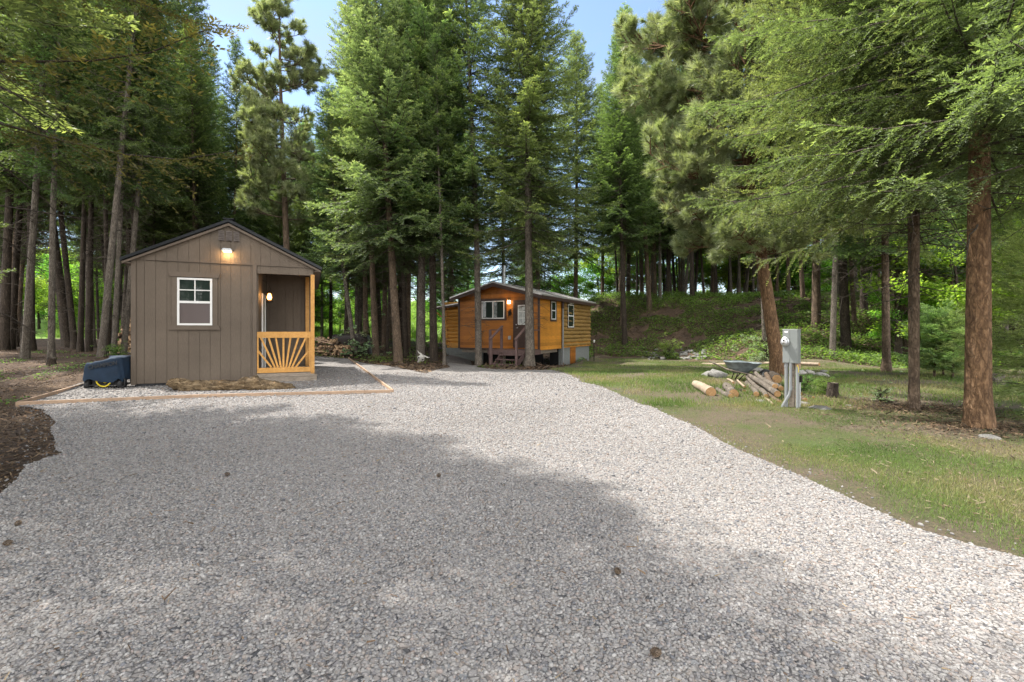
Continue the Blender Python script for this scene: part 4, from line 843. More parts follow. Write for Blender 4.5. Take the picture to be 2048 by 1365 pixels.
hy = empty('water_tap_pipe', mp_ + Vector((.19, .06, 0)), .3, 'thin grey standpipe with a tap right of the meter post', 'standpipe'); MB().tube([(0, 0, -.1), (0, 0, .50)], .011, 8).build('pipe', M_['galv'], hy); MB().box(-.02, .02, -.03, .02, .42, .52).build('tap', M_['iron'], hy)
yh = empty('yard_hydrant', Q(1188, 25.0), 0, 'thin iron rod with a white knob beside the cabin rear corner', 'hydrant'); MB().tube([(0, 0, -.1), (0, 0, 1.0)], .02, 8).build('pipe', M_['iron'], yh); MB().lathe([(0, 0), (.05, .02), (.05, .14), (0, .17)], (0, 0, 1.0), 10).build('knob', M_['white'], yh)
# ------------------------------------------------------------------ wheelbarrow
wbp = Q(1480, 11.6); wb = empty('wheelbarrow', wbp, rad(-14), 'old blue grey wheelbarrow standing behind the log heap', 'wheelbarrow')
def tray(sc=1.0, dz=0):
    n = 20; lay = []
    for z, lx_, ly_, ox in ((.20, .17, .14, .0), (.24, .22, .18, .0), (.36, .33, .27, .03), (.46, .40, .31, .05), (.475, .425, .335, .05)):
        ring = []
        for j in range(n):
            a = 2 * math.pi * j / n; c_, s_i = math.cos(a), math.sin(a); q = 3.2; ring.append((ox + lx_ * sc * math.copysign(abs(c_) ** (2/q), c_), ly_ * sc * math.copysign(abs(s_i) ** (2/q), s_i), z + dz - .03 * (c_ > .2) * (z > .4)))
        lay.append(ring)
    return lay, n
b = MB(); lay, n = tray(); vs = [v for r_ in lay for v in r_]; b.add(vs, [(i*n+j, i*n+(j+1)%n, (i+1)*n+(j+1)%n, (i+1)*n+j) for i in range(4) for j in range(n)], True); b.add(lay[0], [tuple(range(n-1, -1, -1))])
lay, n = tray(.97, .008); vs = [v for r_ in lay for v in r_]; b.add(vs, [(i*n+j, (i+1)*n+j, (i+1)*n+(j+1)%n, i*n+(j+1)%n) for i in range(4) for j in range(n)], True); b.add(lay[0], [tuple(range(n))])
b.tube([lay[-1][j] for j in range(n)] + [lay[-1][0]], .010, 6, cap=False); b.build('tray', M_['barrow'], wb)
for sg in (-1, 1):
    MB().tube([(.62, sg * .06, .13), (.15, sg * .20, .19), (-.35, sg * .25, .30), (-.68, sg * .27, .47)], .016, 8).build('handle', M_['oldwood'] if sg < 0 else M_['oldwood'], wb)
    MB().tube([(-.10, sg * .20, .20), (-.16, sg * .20, .0), (-.10, sg * .20, .0), (.06, sg * .19, .19)], .012, 6).build('leg', M_['iron'], wb)
wh = MB(); Rw = Matrix.Translation((.58, 0, .15)) @ Matrix.Rotation(rad(90), 4, 'X'); wh.lathe([(.10, -.03), (.145, -.035), (.155, 0), (.145, .035), (.10, .03)], n=24, M=Rw); who = wh.build('wheel', M_['black'], wb); MB().lathe([(0, -.02), (.10, -.025), (.10, .025), (0, .02)], n=16, M=Rw).build('rim', M_['galv'], who)
# ------------------------------------------------------------------ covered generator
gp = Vector(((219 - CX) / F * 9.95, 9.95, 0)); ge = empty('covered_generator', gp, rad(12), 'portable generator under a slate blue cover beside the shed', 'generator'); ge.scale = (.97, 1, 1.1)
def cover():
    cols = 26; rows = 14; vs = []; hw, hd = .385, .26
    outline = []
    for j in range(cols * 2):
        a = 2 * math.pi * j / (cols * 2); c_, s_i = math.cos(a), math.sin(a); outline.append((hw * math.copysign(abs(c_) ** .36, c_), hd * math.copysign(abs(s_i) ** .36, s_i)))
    n = len(outline); lays = [(.19, 1.0), (.24, 1.02), (.32, 1.0), (.40, .99), (.47, .97), (.53, .94), (.562, .92), (.58, .86), (.585, .5), (.58, .0)]
    for li, (z, s) in enumerate(lays):
        for j, (x, y) in enumerate(outline):
            top = .07 * (x / hw) + .008 * math.sin(x * 9); hang = .03 * math.sin(j * .9) if li == 0 else 0
            wv = 1 + .035 * math.sin(j * 1.3 + li * .8) * (1 - li / 10) + .04 * (float(vnoise(j * .45, li * .7, 8)) - .5); k = z / .57
            vs.append((x * s * wv, y * s * wv, z + top * max(0, k - .35) * 1.4 + hang + .04 * (float(vnoise(x * 16, y * 14 + li, 6)) - .5)))
    b = MB(); b.add(vs, [(i*n+j, i*n+(j+1)%n, (i+1)*n+(j+1)%n, (i+1)*n+j) for i in range(len(lays)-1) for j in range(n)], True); return b
co_ = cover().build('cover', M_['tarp_blue'], ge)
cu = bpy.data.curves.new('lettering', 'FONT'); cu.body = 'CHAMPION'; cu.size = .105; cu.extrude = .004; cu.offset = .003; cu.align_x = 'CENTER'
to = bpy.data.objects.new('lettering_curve', cu); COL.objects.link(to); bpy.context.view_layer.update()
tm_ = bpy.data.meshes.new_from_object(to.evaluated_get(bpy.context.evaluated_depsgraph_get())); bpy.data.objects.remove(to); bpy.data.curves.remove(cu)
tm_.materials.clear(); lo_ = link('lettering', tm_, co_, M_['letter']); lo_.rotation_euler = (rad(84), rad(-9), 0); lo_.location = (.03, -.272, .45)
b = MB()
for sg in (-1, 1): b.tube([(sg * .30, -.2, .09), (sg * .30, -.2, .22), (sg * .30, .2, .22), (sg * .30, .2, .09), (sg * .30, -.2, .09)], .014, 6)
b.tube([(-.30, -.2, .10), (.30, -.2, .10)], .014, 6).tube([(-.30, .2, .10), (.30, .2, .10)], .014, 6).tube([(.39, -.2, .22), (.43, -.24, .2), (.42, -.24, .08), (.36, -.22, .06)], .012, 6); b.build('frame', M_['black'], ge)
MB().box(-.24, .24, -.15, .15, .10, .24).build('engine', M_['black'], ge)
ya = MB(); ya.tube([(.02 + .14 * math.cos(a), -.225, .215 + .14 * math.sin(a)) for a in np.linspace(math.pi, 2 * math.pi, 16)], .015, 8); ya.lathe([(0, 0), (.035, 0), (.035, .02), (0, .02)], n=14, M=Matrix.Translation((.02, -.17, .17)) @ Matrix.Rotation(rad(90), 4, 'X')); ya.build('recoil_cover', M_['yellow'], ge)
for sg in (-1, 1):
    q = Matrix.Translation((sg * .31, -.12, .11)) @ Matrix.Rotation(rad(90), 4, 'Y'); wv = MB().lathe([(.04, -.045), (.10, -.045), (.115, -.03), (.115, .03), (.10, .045), (.04, .045)], n=22, M=q).build('wheel', M_['black'], ge); MB().lathe([(0, -.03), (.045, -.035), (.045, .035), (0, .03)], n=12, M=q).build('rim', M_['iron'], wv)
# ------------------------------------------------------------------ firewood
def wedge(L_, r, seed):
    rr = random.Random(seed); pts = [(0, 0)] + [(r * math.cos(a), r * math.sin(a)) for a in (0, .3, .6, .9)]; pts = [(x * rr.uniform(.9, 1.1), z * rr.uniform(.9, 1.1)) for x, z in pts]; b = MB(); b.prism(pts, 0, L_); return b.mesh('firewood', M_['split'])
WM = [wedge(.4, .13, 1), wedge(.38, .15, 2), wedge(.42, .11, 3)]; wr_ = MB(); wr_.tube([(0, 0, 0), (0, .4, 0)], .055, 9); WM.append(wr_.mesh('firewood', M_['bark_brown']))
def wood_heap(p0, dx, nx, nz, label, group, slope, seed, messy=.5, ry=0):
    rr = random.Random(seed)
    for i in range(nx):
        for k in range(nz):
            if k * .11 > slope(i / nx): continue
            p = p0 + dx * (i * .115 + rr.uniform(-.02, .02)) + Vector((0, rr.uniform(-.06, .06), .05 + k * .105)); p.z += gz(p.x, p.y); o = link('firewood_log', rr.choice(WM)); o.location = p; o.rotation_euler = (rr.gauss(0, .12 * messy), rr.uniform(0, 6.28), ry + rr.gauss(0, .5 * messy)); tag(o, label, 'firewood', group)
f0 = Q(630, 21.3); f0.z = 0
wood_heap(f0, Vector((1, -.05, 0)), 17, 8, 'split firewood piece in the heap right of the shed', 'split firewood right of the shed', lambda t: .98 * (1 - t ** 1.6) + .05, 2, .9)
f0 = Q(224, 17.6); f0.z = 0
wood_heap(f0, Vector((1, .2, 0)), 9, 14, 'split firewood piece in the tall stack left of the shed', 'split firewood left of the shed', lambda t: .6 + 1.4 * t, 3, .5)
for i, (a, c, lb) in enumerate([((627, 676, 20.9), (658, 682, 20.9), 'upper yellow plank resting on the firewood heap'), ((630, 680, 20.75), (664, 688, 20.75), 'lower yellow plank resting on the firewood heap')]):
    A_ = Vector(((a[0]-CX)/F*a[2], a[2], CAMH + (HY-a[1])/F*a[2])); B_ = Vector(((c[0]-CX)/F*c[2], c[2], CAMH + (HY-c[1])/F*c[2])); tag(MB().bar(A_, B_, .10, .045).build('plank', M_['edging'], None), lb, 'plank')
tp = Q(702, 22.6); tpE = empty('covered_heap', tp, .05, 'heap covered by a dark brown tarp beyond the firewood', 'tarp heap')
b = MB(); n = 60; vs = []; lays = [(0, 1.1), (.2, 1.04), (.5, 1.0), (.8, .97), (.98, .94), (1.03, .86), (1.05, .5), (1.05, 0)]
for li, (z, s) in enumerate(lays):
    for j in range(n):
        a = 2 * math.pi * j / n; c_, s_i = math.cos(a), math.sin(a); x = .88 * math.copysign(abs(c_) ** .35, c_); y = .4 * math.copysign(abs(s_i) ** .35, s_i); wv = 1 + .05 * math.sin(j * 1.9) * (1 - z / 1.2) + .05 * (float(vnoise(j * .5, li * .9, 2)) - .5); vs.append((x * s * wv, y * s * wv, z * (1 + .02 * math.sin(x * 4)) - .02))
b.add(vs, [(i*n+j, i*n+(j+1)%n, (i+1)*n+(j+1)%n, (i+1)*n+j) for i in range(len(lays)-1) for j in range(n)], True); b.build('tarp', M_['tarp_brown'], tpE)
MB().box(-.7, .7, -.28, .28, 0, .95).build('wood_core', M_['split'], tpE)
# ------------------------------------------------------------------ animal skull at the tree foot
sk = empty('animal_skull', Q(845, 18.2) + Vector((0, 0, .30)), 0, 'bleached cattle skull leaning at the foot of the grey fir', 'skull'); sk.rotation_euler = (rad(35), rad(30), rad(10))
b = MB(); pr = [(.0, .10, .06), (-.10, .12, .08), (-.22, .085, .07), (-.34, .06, .05), (-.46, .055, .035), (-.50, .03, .02)]; n = 14; vs = []
for z, rx, ry in [(.06, .05, .03)] + pr:
    for j in range(n): a = 2 * math.pi * j / n; vs.append((math.cos(a) * rx, math.sin(a) * ry, z))
b.add(vs, [(i*n+j, (i+1)*n+j, (i+1)*n+(j+1)%n, i*n+(j+1)%n) for i in range(len(pr)) for j in range(n)], True); b.tube([(.1, -.01, -.1), (.13, -.02, -.15), (.08, -.05, -.22)], [.02, .025, .01], 6).tube([(-.1, -.01, -.1), (-.13, -.02, -.15), (-.08, -.05, -.22)], [.02, .025, .01], 6); b.build('cranium', M_['bone'], sk)
for sg in (-1, 1):
    MB().lathe([(0, .0), (.035, .004), (.0, .008)], n=12, M=Matrix.Translation((sg * .085, -.062, -.11)) @ Matrix.Rotation(rad(75), 4, 'X')).build('eye_socket', M_['dark'], sk)
    MB().tube([(sg * .06, 0, .03), (sg * .20, .0, .05), (sg * .27, -.02, .12)], [.03, .022, .006], 8).build('horn', M_['bone'], sk)
# ------------------------------------------------------------------ trees
def nrm(a): return a / np.maximum(np.linalg.norm(a, axis=-1, keepdims=True), 1e-9)
def tubes3(paths, radii, n=3):
    """many thin limbs: paths list of (k,3), radii list of (k,)"""
    V = []; FA = []; b = 0
    for p, r in zip(paths, radii):
        d = nrm(np.gradient(p, axis=0)); ref = np.array([0, 0, 1.]) if abs(d[0, 2]) < .8 else np.array([1., 0, 0]); X = nrm(np.cross(d, ref)); Y = np.cross(d, X); k = len(p)
        a = np.arange(n) * 2 * np.pi / n; ring = p[:, None] + (X[:, None] * np.cos(a)[None, :, None] + Y[:, None] * np.sin(a)[None, :, None]) * r[:, None, None]
        V.append(ring.reshape(-1, 3)); i, j = np.meshgrid(np.arange(k - 1), np.arange(n), indexing='ij'); j2 = (j + 1) % n
        FA.append(np.stack([i*n+j, i*n+j2, (i+1)*n+j2, (i+1)*n+j], -1).reshape(-1, 4) + b); b += k * n
    return np.concatenate(V), np.concatenate(FA)
def trunk_path(H, bend, rng, k=14):
    z = np.linspace(0, H, k) ; z[1] = .15; z[2] = .5
    z = np.sort(z); ph = rng.uniform(0, 6.28); t = z / H
    return np.c_[bend * np.sin(t * 3.0 + ph) - bend * np.sin(ph), bend * np.cos(t * 2.3 + ph) - bend * np.cos(ph), z]
def trunk_mesh(path, r0, H, rng, n=18):
    z = path[:, 2]; r = r0 * (1 - z / H) ** .85 * (1 + .45 * np.exp(-z / .16)) + .006
    d = nrm(np.gradient(path, axis=0)); a = np.arange(n) * 2 * np.pi / n; fl = 1 + .10 * rng.normal(0, 1, (len(z), n)) * np.exp(-z / .6)[:, None] + .035 * rng.normal(0, 1, (len(z), n))
    ring = path[:, None] + np.stack([np.cos(a)[None] * r[:, None] * fl, np.sin(a)[None] * r[:, None] * fl, np.zeros((len(z), n))], -1)
    k = len(z); i, j = np.meshgrid(np.arange(k - 1), np.arange(n), indexing='ij'); j2 = (j + 1) % n
    ring[0, :, 2] -= .25
    return ring.reshape(-1, 3), np.stack([i*n+j, i*n+j2, (i+1)*n+j2, (i+1)*n+j], -1).reshape(-1, 4)
def at_height(path, z):
    return np.array([np.interp(z, path[:, 2], path[:, 0]), np.interp(z, path[:, 2], path[:, 1]), z])
def fir(seed, H=17, cb=4.5, R=2.4, r0=.17, dz=.26, dt=.12, q=.055, ll=.075, lw=.022, dead=22, droop=.25, vj=.16, cap=.75, hang=.28, lk=1.0, m='fir', bk='bark_grey', fill=1.0, bend=.12, sector=None, fork=None, lowdead=.8, shape=.8, light=.25):
    """returns (trunk mesh with its limbs, crown mesh). sector=(az0, az1): leave out branches of no use on the far side"""
    rng = np.random.default_rng(seed); path = trunk_path(H, bend, rng); tv, tf = trunk_mesh(path, r0, H, rng)
    limbs = []; lr = []; VV = []; TT = []
    for _ in range(dead):
        z = rng.uniform(lowdead, cb + 1.5); az = rng.uniform(0, 6.283); l = rng.uniform(.3, 1.0) * (.5 + .5 * R / 2.4) * (1.3 if z > cb * .6 else .8); s = np.linspace(0, 1, 5)[:, None]
        p0 = at_height(path, z); d = np.array([np.cos(az), np.sin(az), rng.uniform(-.35, .15)]); p = p0 + d * s * l + np.array([0, 0, rng.uniform(-.3, .1)]) * s**2 * l + rng.normal(0, .03, (5, 3)) * s
        limbs.append(p); lr.append(.011 * (1 - .8 * s[:, 0]) + .002)
        for _k in range(3):
            i = rng.integers(1, 4); e = p[i] + rng.normal(0, 1, 3) * l * .3; limbs.append(np.array([p[i], (p[i]+e)/2 + rng.normal(0, .02, 3), e])); lr.append(np.array([.006, .004, .002]))
    z = cb
    while z < H - .12:
        t = (z - cb) / (H - cb); nb = rng.integers(4, 7)
        if t < .25: nb = max(2, int(nb * (.6 + 1.6 * t) * fill + .5))
        az0 = rng.uniform(0, 6.283)
        for bI in range(nb):
            az = az0 + bI * 6.283 / nb + rng.normal(0, .25); Lb = (R * (1 - t) ** shape * (1 if t > .12 else .75 + 2 * t) * rng.uniform(.68, 1.15)) + .10
            if sector and not (sector[0] < (az % 6.2832) < sector[1]) and t < .9: continue
            if rng.uniform() > fill: continue
            p0 = at_height(path, z + rng.uniform(-.1, .1)); hd = np.array([np.cos(az), np.sin(az), 0.]); sl = .75 * t - droop * (1 - t) + rng.normal(0, .08); cv = (.16 - .30 * (1 - t)) * 1.0 + rng.normal(0, .05)
            def pos(s): return p0 + hd * (s * Lb)[:, None] + np.array([0, 0, 1.]) * (Lb * (sl * s + cv * s**2 + .22 * (1-t) * s**4))[:, None]
            s = np.linspace(0, 1, 6); pp = pos(s); limbs.append(pp); lr.append(lk * (.006 + .011 * Lb) * (1 - .85 * s) * min(1, r0 / .12 + .2) + .0015)
            n = max(3, int(Lb * .88 / dt)); s = np.linspace(.14, 1, n) + rng.normal(0, .01, n); s = np.clip(s, .1, 1); c = pos(s); bd = nrm(pos(s + .01) - pos(s - .01))
            side = nrm(np.cross(bd, np.array([0, 0, 1.])))
            base = np.concatenate([c, c, c[-1:]]); sg = np.concatenate([np.ones(n), -np.ones(n), [0]])[:, None]; bd2 = np.concatenate([bd, bd, bd[-1:]]); sd2 = np.concatenate([side, side, side[-1:]]); s2 = np.concatenate([s, s, s[-1:]])
            tl = (.52 * (1 - s2) * Lb ** .85 * (1 + .25 * rng.normal(0, 1, len(s2))) + .13 + .05 * (s2 > .9)); tl = np.minimum(np.maximum(tl, .08), cap * rng.uniform(.6, 1.1, len(tl)))
            ang = rad(56) * (1 - .4 * s2)[:, None] + rng.normal(0, .12, (len(s2), 1)); td = bd2 * np.cos(ang * np.abs(sg)) + sd2 * sg * np.sin(ang) + np.array([0, 0, 1.]) * (rng.normal(-.10, vj, (len(s2), 1)) - .12 * (1 - t)); td = nrm(td)
            mm = int(tl.max() / q) + 1; u = (np.arange(mm)[None] + .5) * q; val = (u < tl[:, None]) 
            drop = np.array([0, 0, -1.])
            pts = base[:, None] + td[:, None] * u[..., None] + drop * (hang * u**2 * (1 - t))[..., None]
            n2 = nrm(np.cross(td, np.array([0, 0, 1.]))); upv = np.cross(n2, td)
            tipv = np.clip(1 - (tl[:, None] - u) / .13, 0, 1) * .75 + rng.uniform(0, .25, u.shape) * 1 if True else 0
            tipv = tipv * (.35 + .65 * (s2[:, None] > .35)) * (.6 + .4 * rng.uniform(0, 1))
            for sgn in (-1, 1):
                vsel = val & (rng.uniform(0, 1, val.shape) < .95); ps = pts[vsel]; k = len(ps)
                tdd = np.broadcast_to(td[:, None], pts.shape)[vsel]; nn = np.broadcast_to(n2[:, None], pts.shape)[vsel]; uu = np.broadcast_to(upv[:, None], pts.shape)[vsel]; tp = np.broadcast_to(tipv, val.shape)[vsel]
                d = nrm(tdd * .72 + nn * sgn * .62 + uu * rng.normal(.12, .38, (k, 1))); wv = nrm(np.cross(d, uu + rng.normal(0, .45, (k, 3)))); l = ll * rng.uniform(.7, 1.25, (k, 1))
                VV.append(np.stack([ps, ps + d * l * .45 + wv * lw / 2, ps + d * l, ps + d * l * .45 - wv * lw / 2], 1)); TT.append(tp)
        z += dz * (1 - .45 * t) * rng.uniform(.7, 1.3)
    lv, lf = tubes3(limbs, lr); V = np.concatenate([tv, lv]); FA = np.concatenate([tf, lf + len(tv)])
    tm = npmesh('trunk', V, FA, M_[bk], smooth=True); tm.materials.append(M_['limb']); tm.polygons.foreach_set('material_index', (np.arange(len(FA)) >= len(tf)).astype(np.int32))
    V = np.concatenate(VV).reshape(-1, 3); T = np.repeat(np.concatenate(TT), 4)
    cm = npmesh('crown', V, np.arange(len(V)).reshape(-1, 4), M_[m], {'tip': T}); return tm, cm
def pine(seed, H=17, cb=4, R=3, r0=.2, dz=.5, nb=4, tuft=26, ln=.17, lw=.006, m='pine', bk='bark_orange', shape=.6, bend=.2, lean=(0, 0)):
    rng = np.random.default_rng(seed); path = trunk_path(H, bend, rng); path[:, 0] += lean[0] * (path[:, 2] / H) ** 1.05; path[:, 1] += lean[1] * path[:, 2] / H
    tv, tf = trunk_mesh(path, r0, H, rng); limbs = []; lr = []; cs = []; ds = []; z = cb
    def shoot(p, d, l, r, lvl):
        s = np.linspace(0, 1, 5); up = np.array([0, 0, 1.]); w = rng.normal(0, .06, 3)
        pts = p + d * (s * l)[:, None] + up * (.28 * l * s**2.2)[:, None] + w * (np.sin(s * 3) * l)[:, None]; limbs.append(pts); lr.append(r * (1 - .75 * s) + .003)
        dd = nrm(pts[-1] - pts[-2]); cs.append(pts[-1]); ds.append(dd)
        for a in (.75, .9) if lvl else (.6, .8): 
            i = a * 4; j = int(i); q = pts[j] + (pts[min(j+1, 4)] - pts[j]) * (i - j); cs.append(q); ds.append(nrm(pts[min(j+1, 4)] - pts[j]))
        if lvl > 0:
            m_ = int(l / (.24 if lvl > 1 else .20)) + 1
            for k in range(m_):
                a = rng.uniform(.25, .98); i = a * 4; j = min(int(i), 3); q = pts[j] + (pts[j+1] - pts[j]) * (i - j); t = nrm(pts[j+1] - pts[j]); v = rng.normal(0, 1, 3); v[2] = v[2] * .5 + .15; v = nrm(v - t * v.dot(t))
                shoot(q, nrm(t * .65 + v * .8), l * (.42 if lvl > 1 else .36) * (1.25 - a) * rng.uniform(.7, 1.2) + .13, r * .5, lvl - 1)
    while z < H - .2:
        t = (z - cb) / (H - cb)
        for k in range(nb):
            az = rng.uniform(0, 6.283); Lb = R * (1 - t) ** shape * (.65 + 1.6 * t if t < .2 else 1) * rng.uniform(.6, 1.1) + .15; d = nrm(np.array([np.cos(az), np.sin(az), .55 * t - .12 + rng.normal(0, .12)]))
            shoot(at_height(path, z + rng.uniform(-.15, .15)), d, Lb, .008 + .012 * Lb, 2 if Lb > 1.0 else 1)
        z += dz * (1 - .4 * t)
    shoot(path[-1] - np.array([0, 0, .1]), np.array([0, 0, 1.]), .5, .01, 1)
    cs = np.array(cs); ds = np.array(ds); n = len(cs); D = np.repeat(ds, tuft, 0); Cc = np.repeat(cs, tuft, 0); k = len(D)
    v = rng.normal(0, 1, (k, 3)); v = nrm(v - D * (v * D).sum(1, keepdims=True)); a = rng.uniform(.15, 1.25, (k, 1)); nd_ = nrm(D * np.cos(a) + v * np.sin(a)); nd_[:, 2] -= .08
    b = Cc - D * rng.uniform(0, .14, (k, 1)); l = ln * rng.uniform(.7, 1.15, (k, 1)); wv = nrm(np.cross(nd_, rng.normal(0, 1, (k, 3))))
    V = np.stack([b - wv * lw / 2, b + wv * lw / 2, b + nd_ * l], 1).reshape(-1, 3); T = np.repeat(np.clip(rng.normal(.45, .25, n), 0, 1), tuft * 3)
    lv, lf = tubes3(limbs, lr); tm = npmesh('trunk', np.concatenate([tv, lv]), np.concatenate([tf, lf + len(tv)]), M_[bk], smooth=True)
    return tm, npmesh('crown', V, np.arange(k * 3).reshape(-1, 3), M_[m], {'tip': T})
def broad(seed, H=7, R=2.4, n=16000, leaf=.11, m='broad', cb=1.0, r0=.08):
    rng = np.random.default_rng(seed); limbs = []; lr = []; blobs = []; path = trunk_path(H * .8, .2, rng)
    tv, tf = trunk_mesh(path, r0, H, rng, 8)
    for i in range(26):
        z = rng.uniform(cb, H * .75); az = rng.uniform(0, 6.283); t = (z - cb) / (H - cb); l = R * (math.sin(min(1, t + .25) * 2.6) * .5 + .45) * rng.uniform(.5, 1.1); p0 = at_height(path, z); e = p0 + np.array([np.cos(az) * l, np.sin(az) * l, rng.uniform(.2, .9) * l * .6])
        limbs.append(np.array([p0, (p0 + e) / 2 + rng.normal(0, .06, 3), e])); lr.append(np.array([.025, .015, .005])); blobs += [(e, .55), ((p0 + e) / 2, .45), (e + rng.normal(0, .4, 3), .4)]
    bc = np.array([b[0] for b in blobs]); br = np.array([b[1] for b in blobs]) * R / 2.2; i = rng.integers(0, len(bc), n); d = nrm(rng.normal(0, 1, (n, 3))); C = bc[i] + d * (br[i] * rng.uniform(.35, 1.15, n))[:, None] * np.array([1, 1, .6]); C[:, 2] = np.maximum(C[:, 2], .1)
    lv, lf = tubes3(limbs, lr); tm = npmesh('trunk', np.concatenate([tv, lv]), np.concatenate([tf, lf + len(tv)]), M_['bark_dark'], smooth=True)
    return tm, leaves('crown', C, leaf, seed, m, up=.3)
def place(name, meshes, loc, rz, scale, label, cat='tree', group=None, tilt=(0, 0), bk=None, cm=None, shared=None):
    r = empty(name, loc, rz, label, cat, group); r.rotation_euler = (tilt[0], tilt[1], rz) if not (tilt[0] or tilt[1]) else (Matrix.Rotation(tilt[1], 3, 'Y') @ Matrix.Rotation(tilt[0], 3, 'X') @ Matrix.Rotation(rz, 3, 'Z')).to_euler()
    r.scale = scale if hasattr(scale, '__len__') else (scale,) * 3
    a = link('trunk', meshes[0], r); b = link('crown', meshes[1], r)
    if bk: a.material_slots[0].link = 'OBJECT'; a.material_slots[0].material = M_[bk]
    if cm: b.material_slots[0].link = 'OBJECT'; b.material_slots[0].material = M_[cm]
    return r
R_ = random.Random(11)
KW = dict(ll=.10, lw=.034, q=.048)
FA_ = fir(1, 18, 5.2, 2.7, .155, dead=34, **KW); FB_ = fir(2, 17, 4.6, 2.9, .15, dead=30, droop=.35, **KW); FC_ = fir(3, 16, 3.9, 2.3, .075, dead=20, m='fir_pale', dz=.22, **KW)
FD_ = fir(4, 19, 6.5, 2.4, .15, dead=60, m='fir_dark', fill=.9, **KW); FE_ = fir(5, 19, 5.8, 2.1, .12, dead=70, m='fir_dark', fill=.8, bend=.35, **KW)
FF_ = fir(6, 17, 1.2, 3.1, .16, dead=4, droop=.3, **KW)      # branched nearly to the ground
def lean_to(bpx, bpy_, tpx, tpy, Y):
    """tilt about y that carries the trunk from its base pixel to an upper pixel at about the same depth"""
    dx = (tpx - bpx) / F * Y; dz = (bpy_ - tpy) / F * Y; return (0, math.atan2(dx, dz))
# middle row in front of and beside the cabin: (px, distance, mesh, scale, trunk tone, lean px at y=450, label)
mid = [
 (711, 21.5, FE_, (.9, .9, .66), 'bark_grey', -17, 'thin leaning fir in front of the brown tarp covered heap'),
 (752, 21.0, FA_, (.95, .95, .95), 'bark_brown', -16, 'straight brown fir trunk just right of the tarp covered heap'),
 (774, 22.5, FE_, (.55, .55, .8), 'bark_dark', 0, 'very thin dark fir between two thick brown trunks right of the tarp heap'),
 (797, 18.4, FB_, (1.05, 1.05, 1.0), 'bark_brown', -22, 'thick brown fir leaning left with a root spur at its foot'),
 (812, 21.5, FD_, (.8, .8, .9), 'bark_dark', -4, 'dark slim fir directly behind the fir with the root spur'),
 (841, 19.6, FA_, (1.15, 1.15, 1.0), 'bark_grey', -2, 'pale grey fir behind the animal skull'),
 (867, 19.3, FB_, (1.05, 1.05, 1.05), 'bark_dark', -5, 'dark fir between the skull and the cabin lean-to'),
 (889, 17.9, FE_, (.55, .55, .75), 'bark_grey', 2, 'slender fir pole in front of the orange log lean-to wall'),
 (957, 19.4, FE_, (1.15, 1.15, 1.05), 'bark_grey', 0, 'grey fir standing before the cabin left window'),
 (1060, 18.2, FB_, (1.12, 1.12, 1.05), 'bark_grey', 1, 'grey fir standing before the cabin door and stair'),
 (690, 25, FE_, (.8, .8, .62), 'bark_dark', 0, 'thin dark fir behind the firewood heap beside the shed'),
 (730, 24.5, FD_, (.8, .8, .7), 'bark_dark', 0, 'dark fir just behind the brown tarp covered heap'),
]
for i, (px, Y, ms, sc, bk, ln, lb) in enumerate(mid):
    place('fir_tree', ms, Q(px, Y), R_.uniform(0, 6), sc, lb, group='firs between the shed and cabin', tilt=lean_to(px, 720, px + ln, 450, Y) if ln else (0, 0), bk=bk, cm=('fir_pale' if i in (0, 3) else 'fir' if i == 8 else None))
FG_ = fir(7, 17.5, 4.5, 3.4, .15, dead=26, droop=.4, **KW)
FH_ = fir(8, 17.5, 5.2, 3.2, .15, dead=26, droop=.25, m='fir_pale', **KW)
# bushy firs filling the middle wall of green
full = [(732, 24, FH_, .98, 'pale bushy fir right of the shed roof', 'fir_pale'), (768, 27, FG_, 1.1, 'bushy fir behind the firewood, third from the shed', None), (815, 25.5, FG_, 1.05, 'wide dense fir in the middle of the row left of the cabin', None), (905, 29, FG_, 1.02, 'dense fir rising behind the cabin lean-to', None),
        (1010, 31, FH_, 1.05, 'tall dense fir directly behind the cabin ridge', 'fir_dark'), (1078, 33, FB_, 1.25, 'fir behind the right half of the cabin roof', None), (1150, 36, FG_, 1.3, 'tall pointed fir above the cabin right roof end', None), (1245, 33.5, FA_, 1.28, 'pointed fir on the bank right of the cabin', None),
        (1205, 40, FH_, 1.05, 'shorter fir on the bank behind the cabin right end', None), (1310, 38, FG_, 1.1, 'fir beside the long needled pine on the bank', None), (560, 27, FF_, .62, 'short bushy fir behind the shed roof ridge', 'fir_dark'), (610, 30, FF_, .66, 'short bushy fir behind the right slope of the shed roof', 'fir_dark')]
for px, Y, ms, s, lb, cm in full: place('fir_tree', ms, Q(px, Y) - Vector((0, 0, .3)), R_.uniform(0, 6), (s * .93, s * .93, s), lb, group='bushy firs across the middle of the forest', cm=cm, bk='bark_brown')
# behind the shed
PB_ = pine(12, 17.6, 6.0, 2.7, .17, dz=.72, nb=3, tuft=30, ln=.26, lw=.022, bk='bark_brown')
place('pine_tree', PB_, Q(578, 22), 0, 1, 'open crowned dark pine standing alone against the sky behind the shed', cm=None)
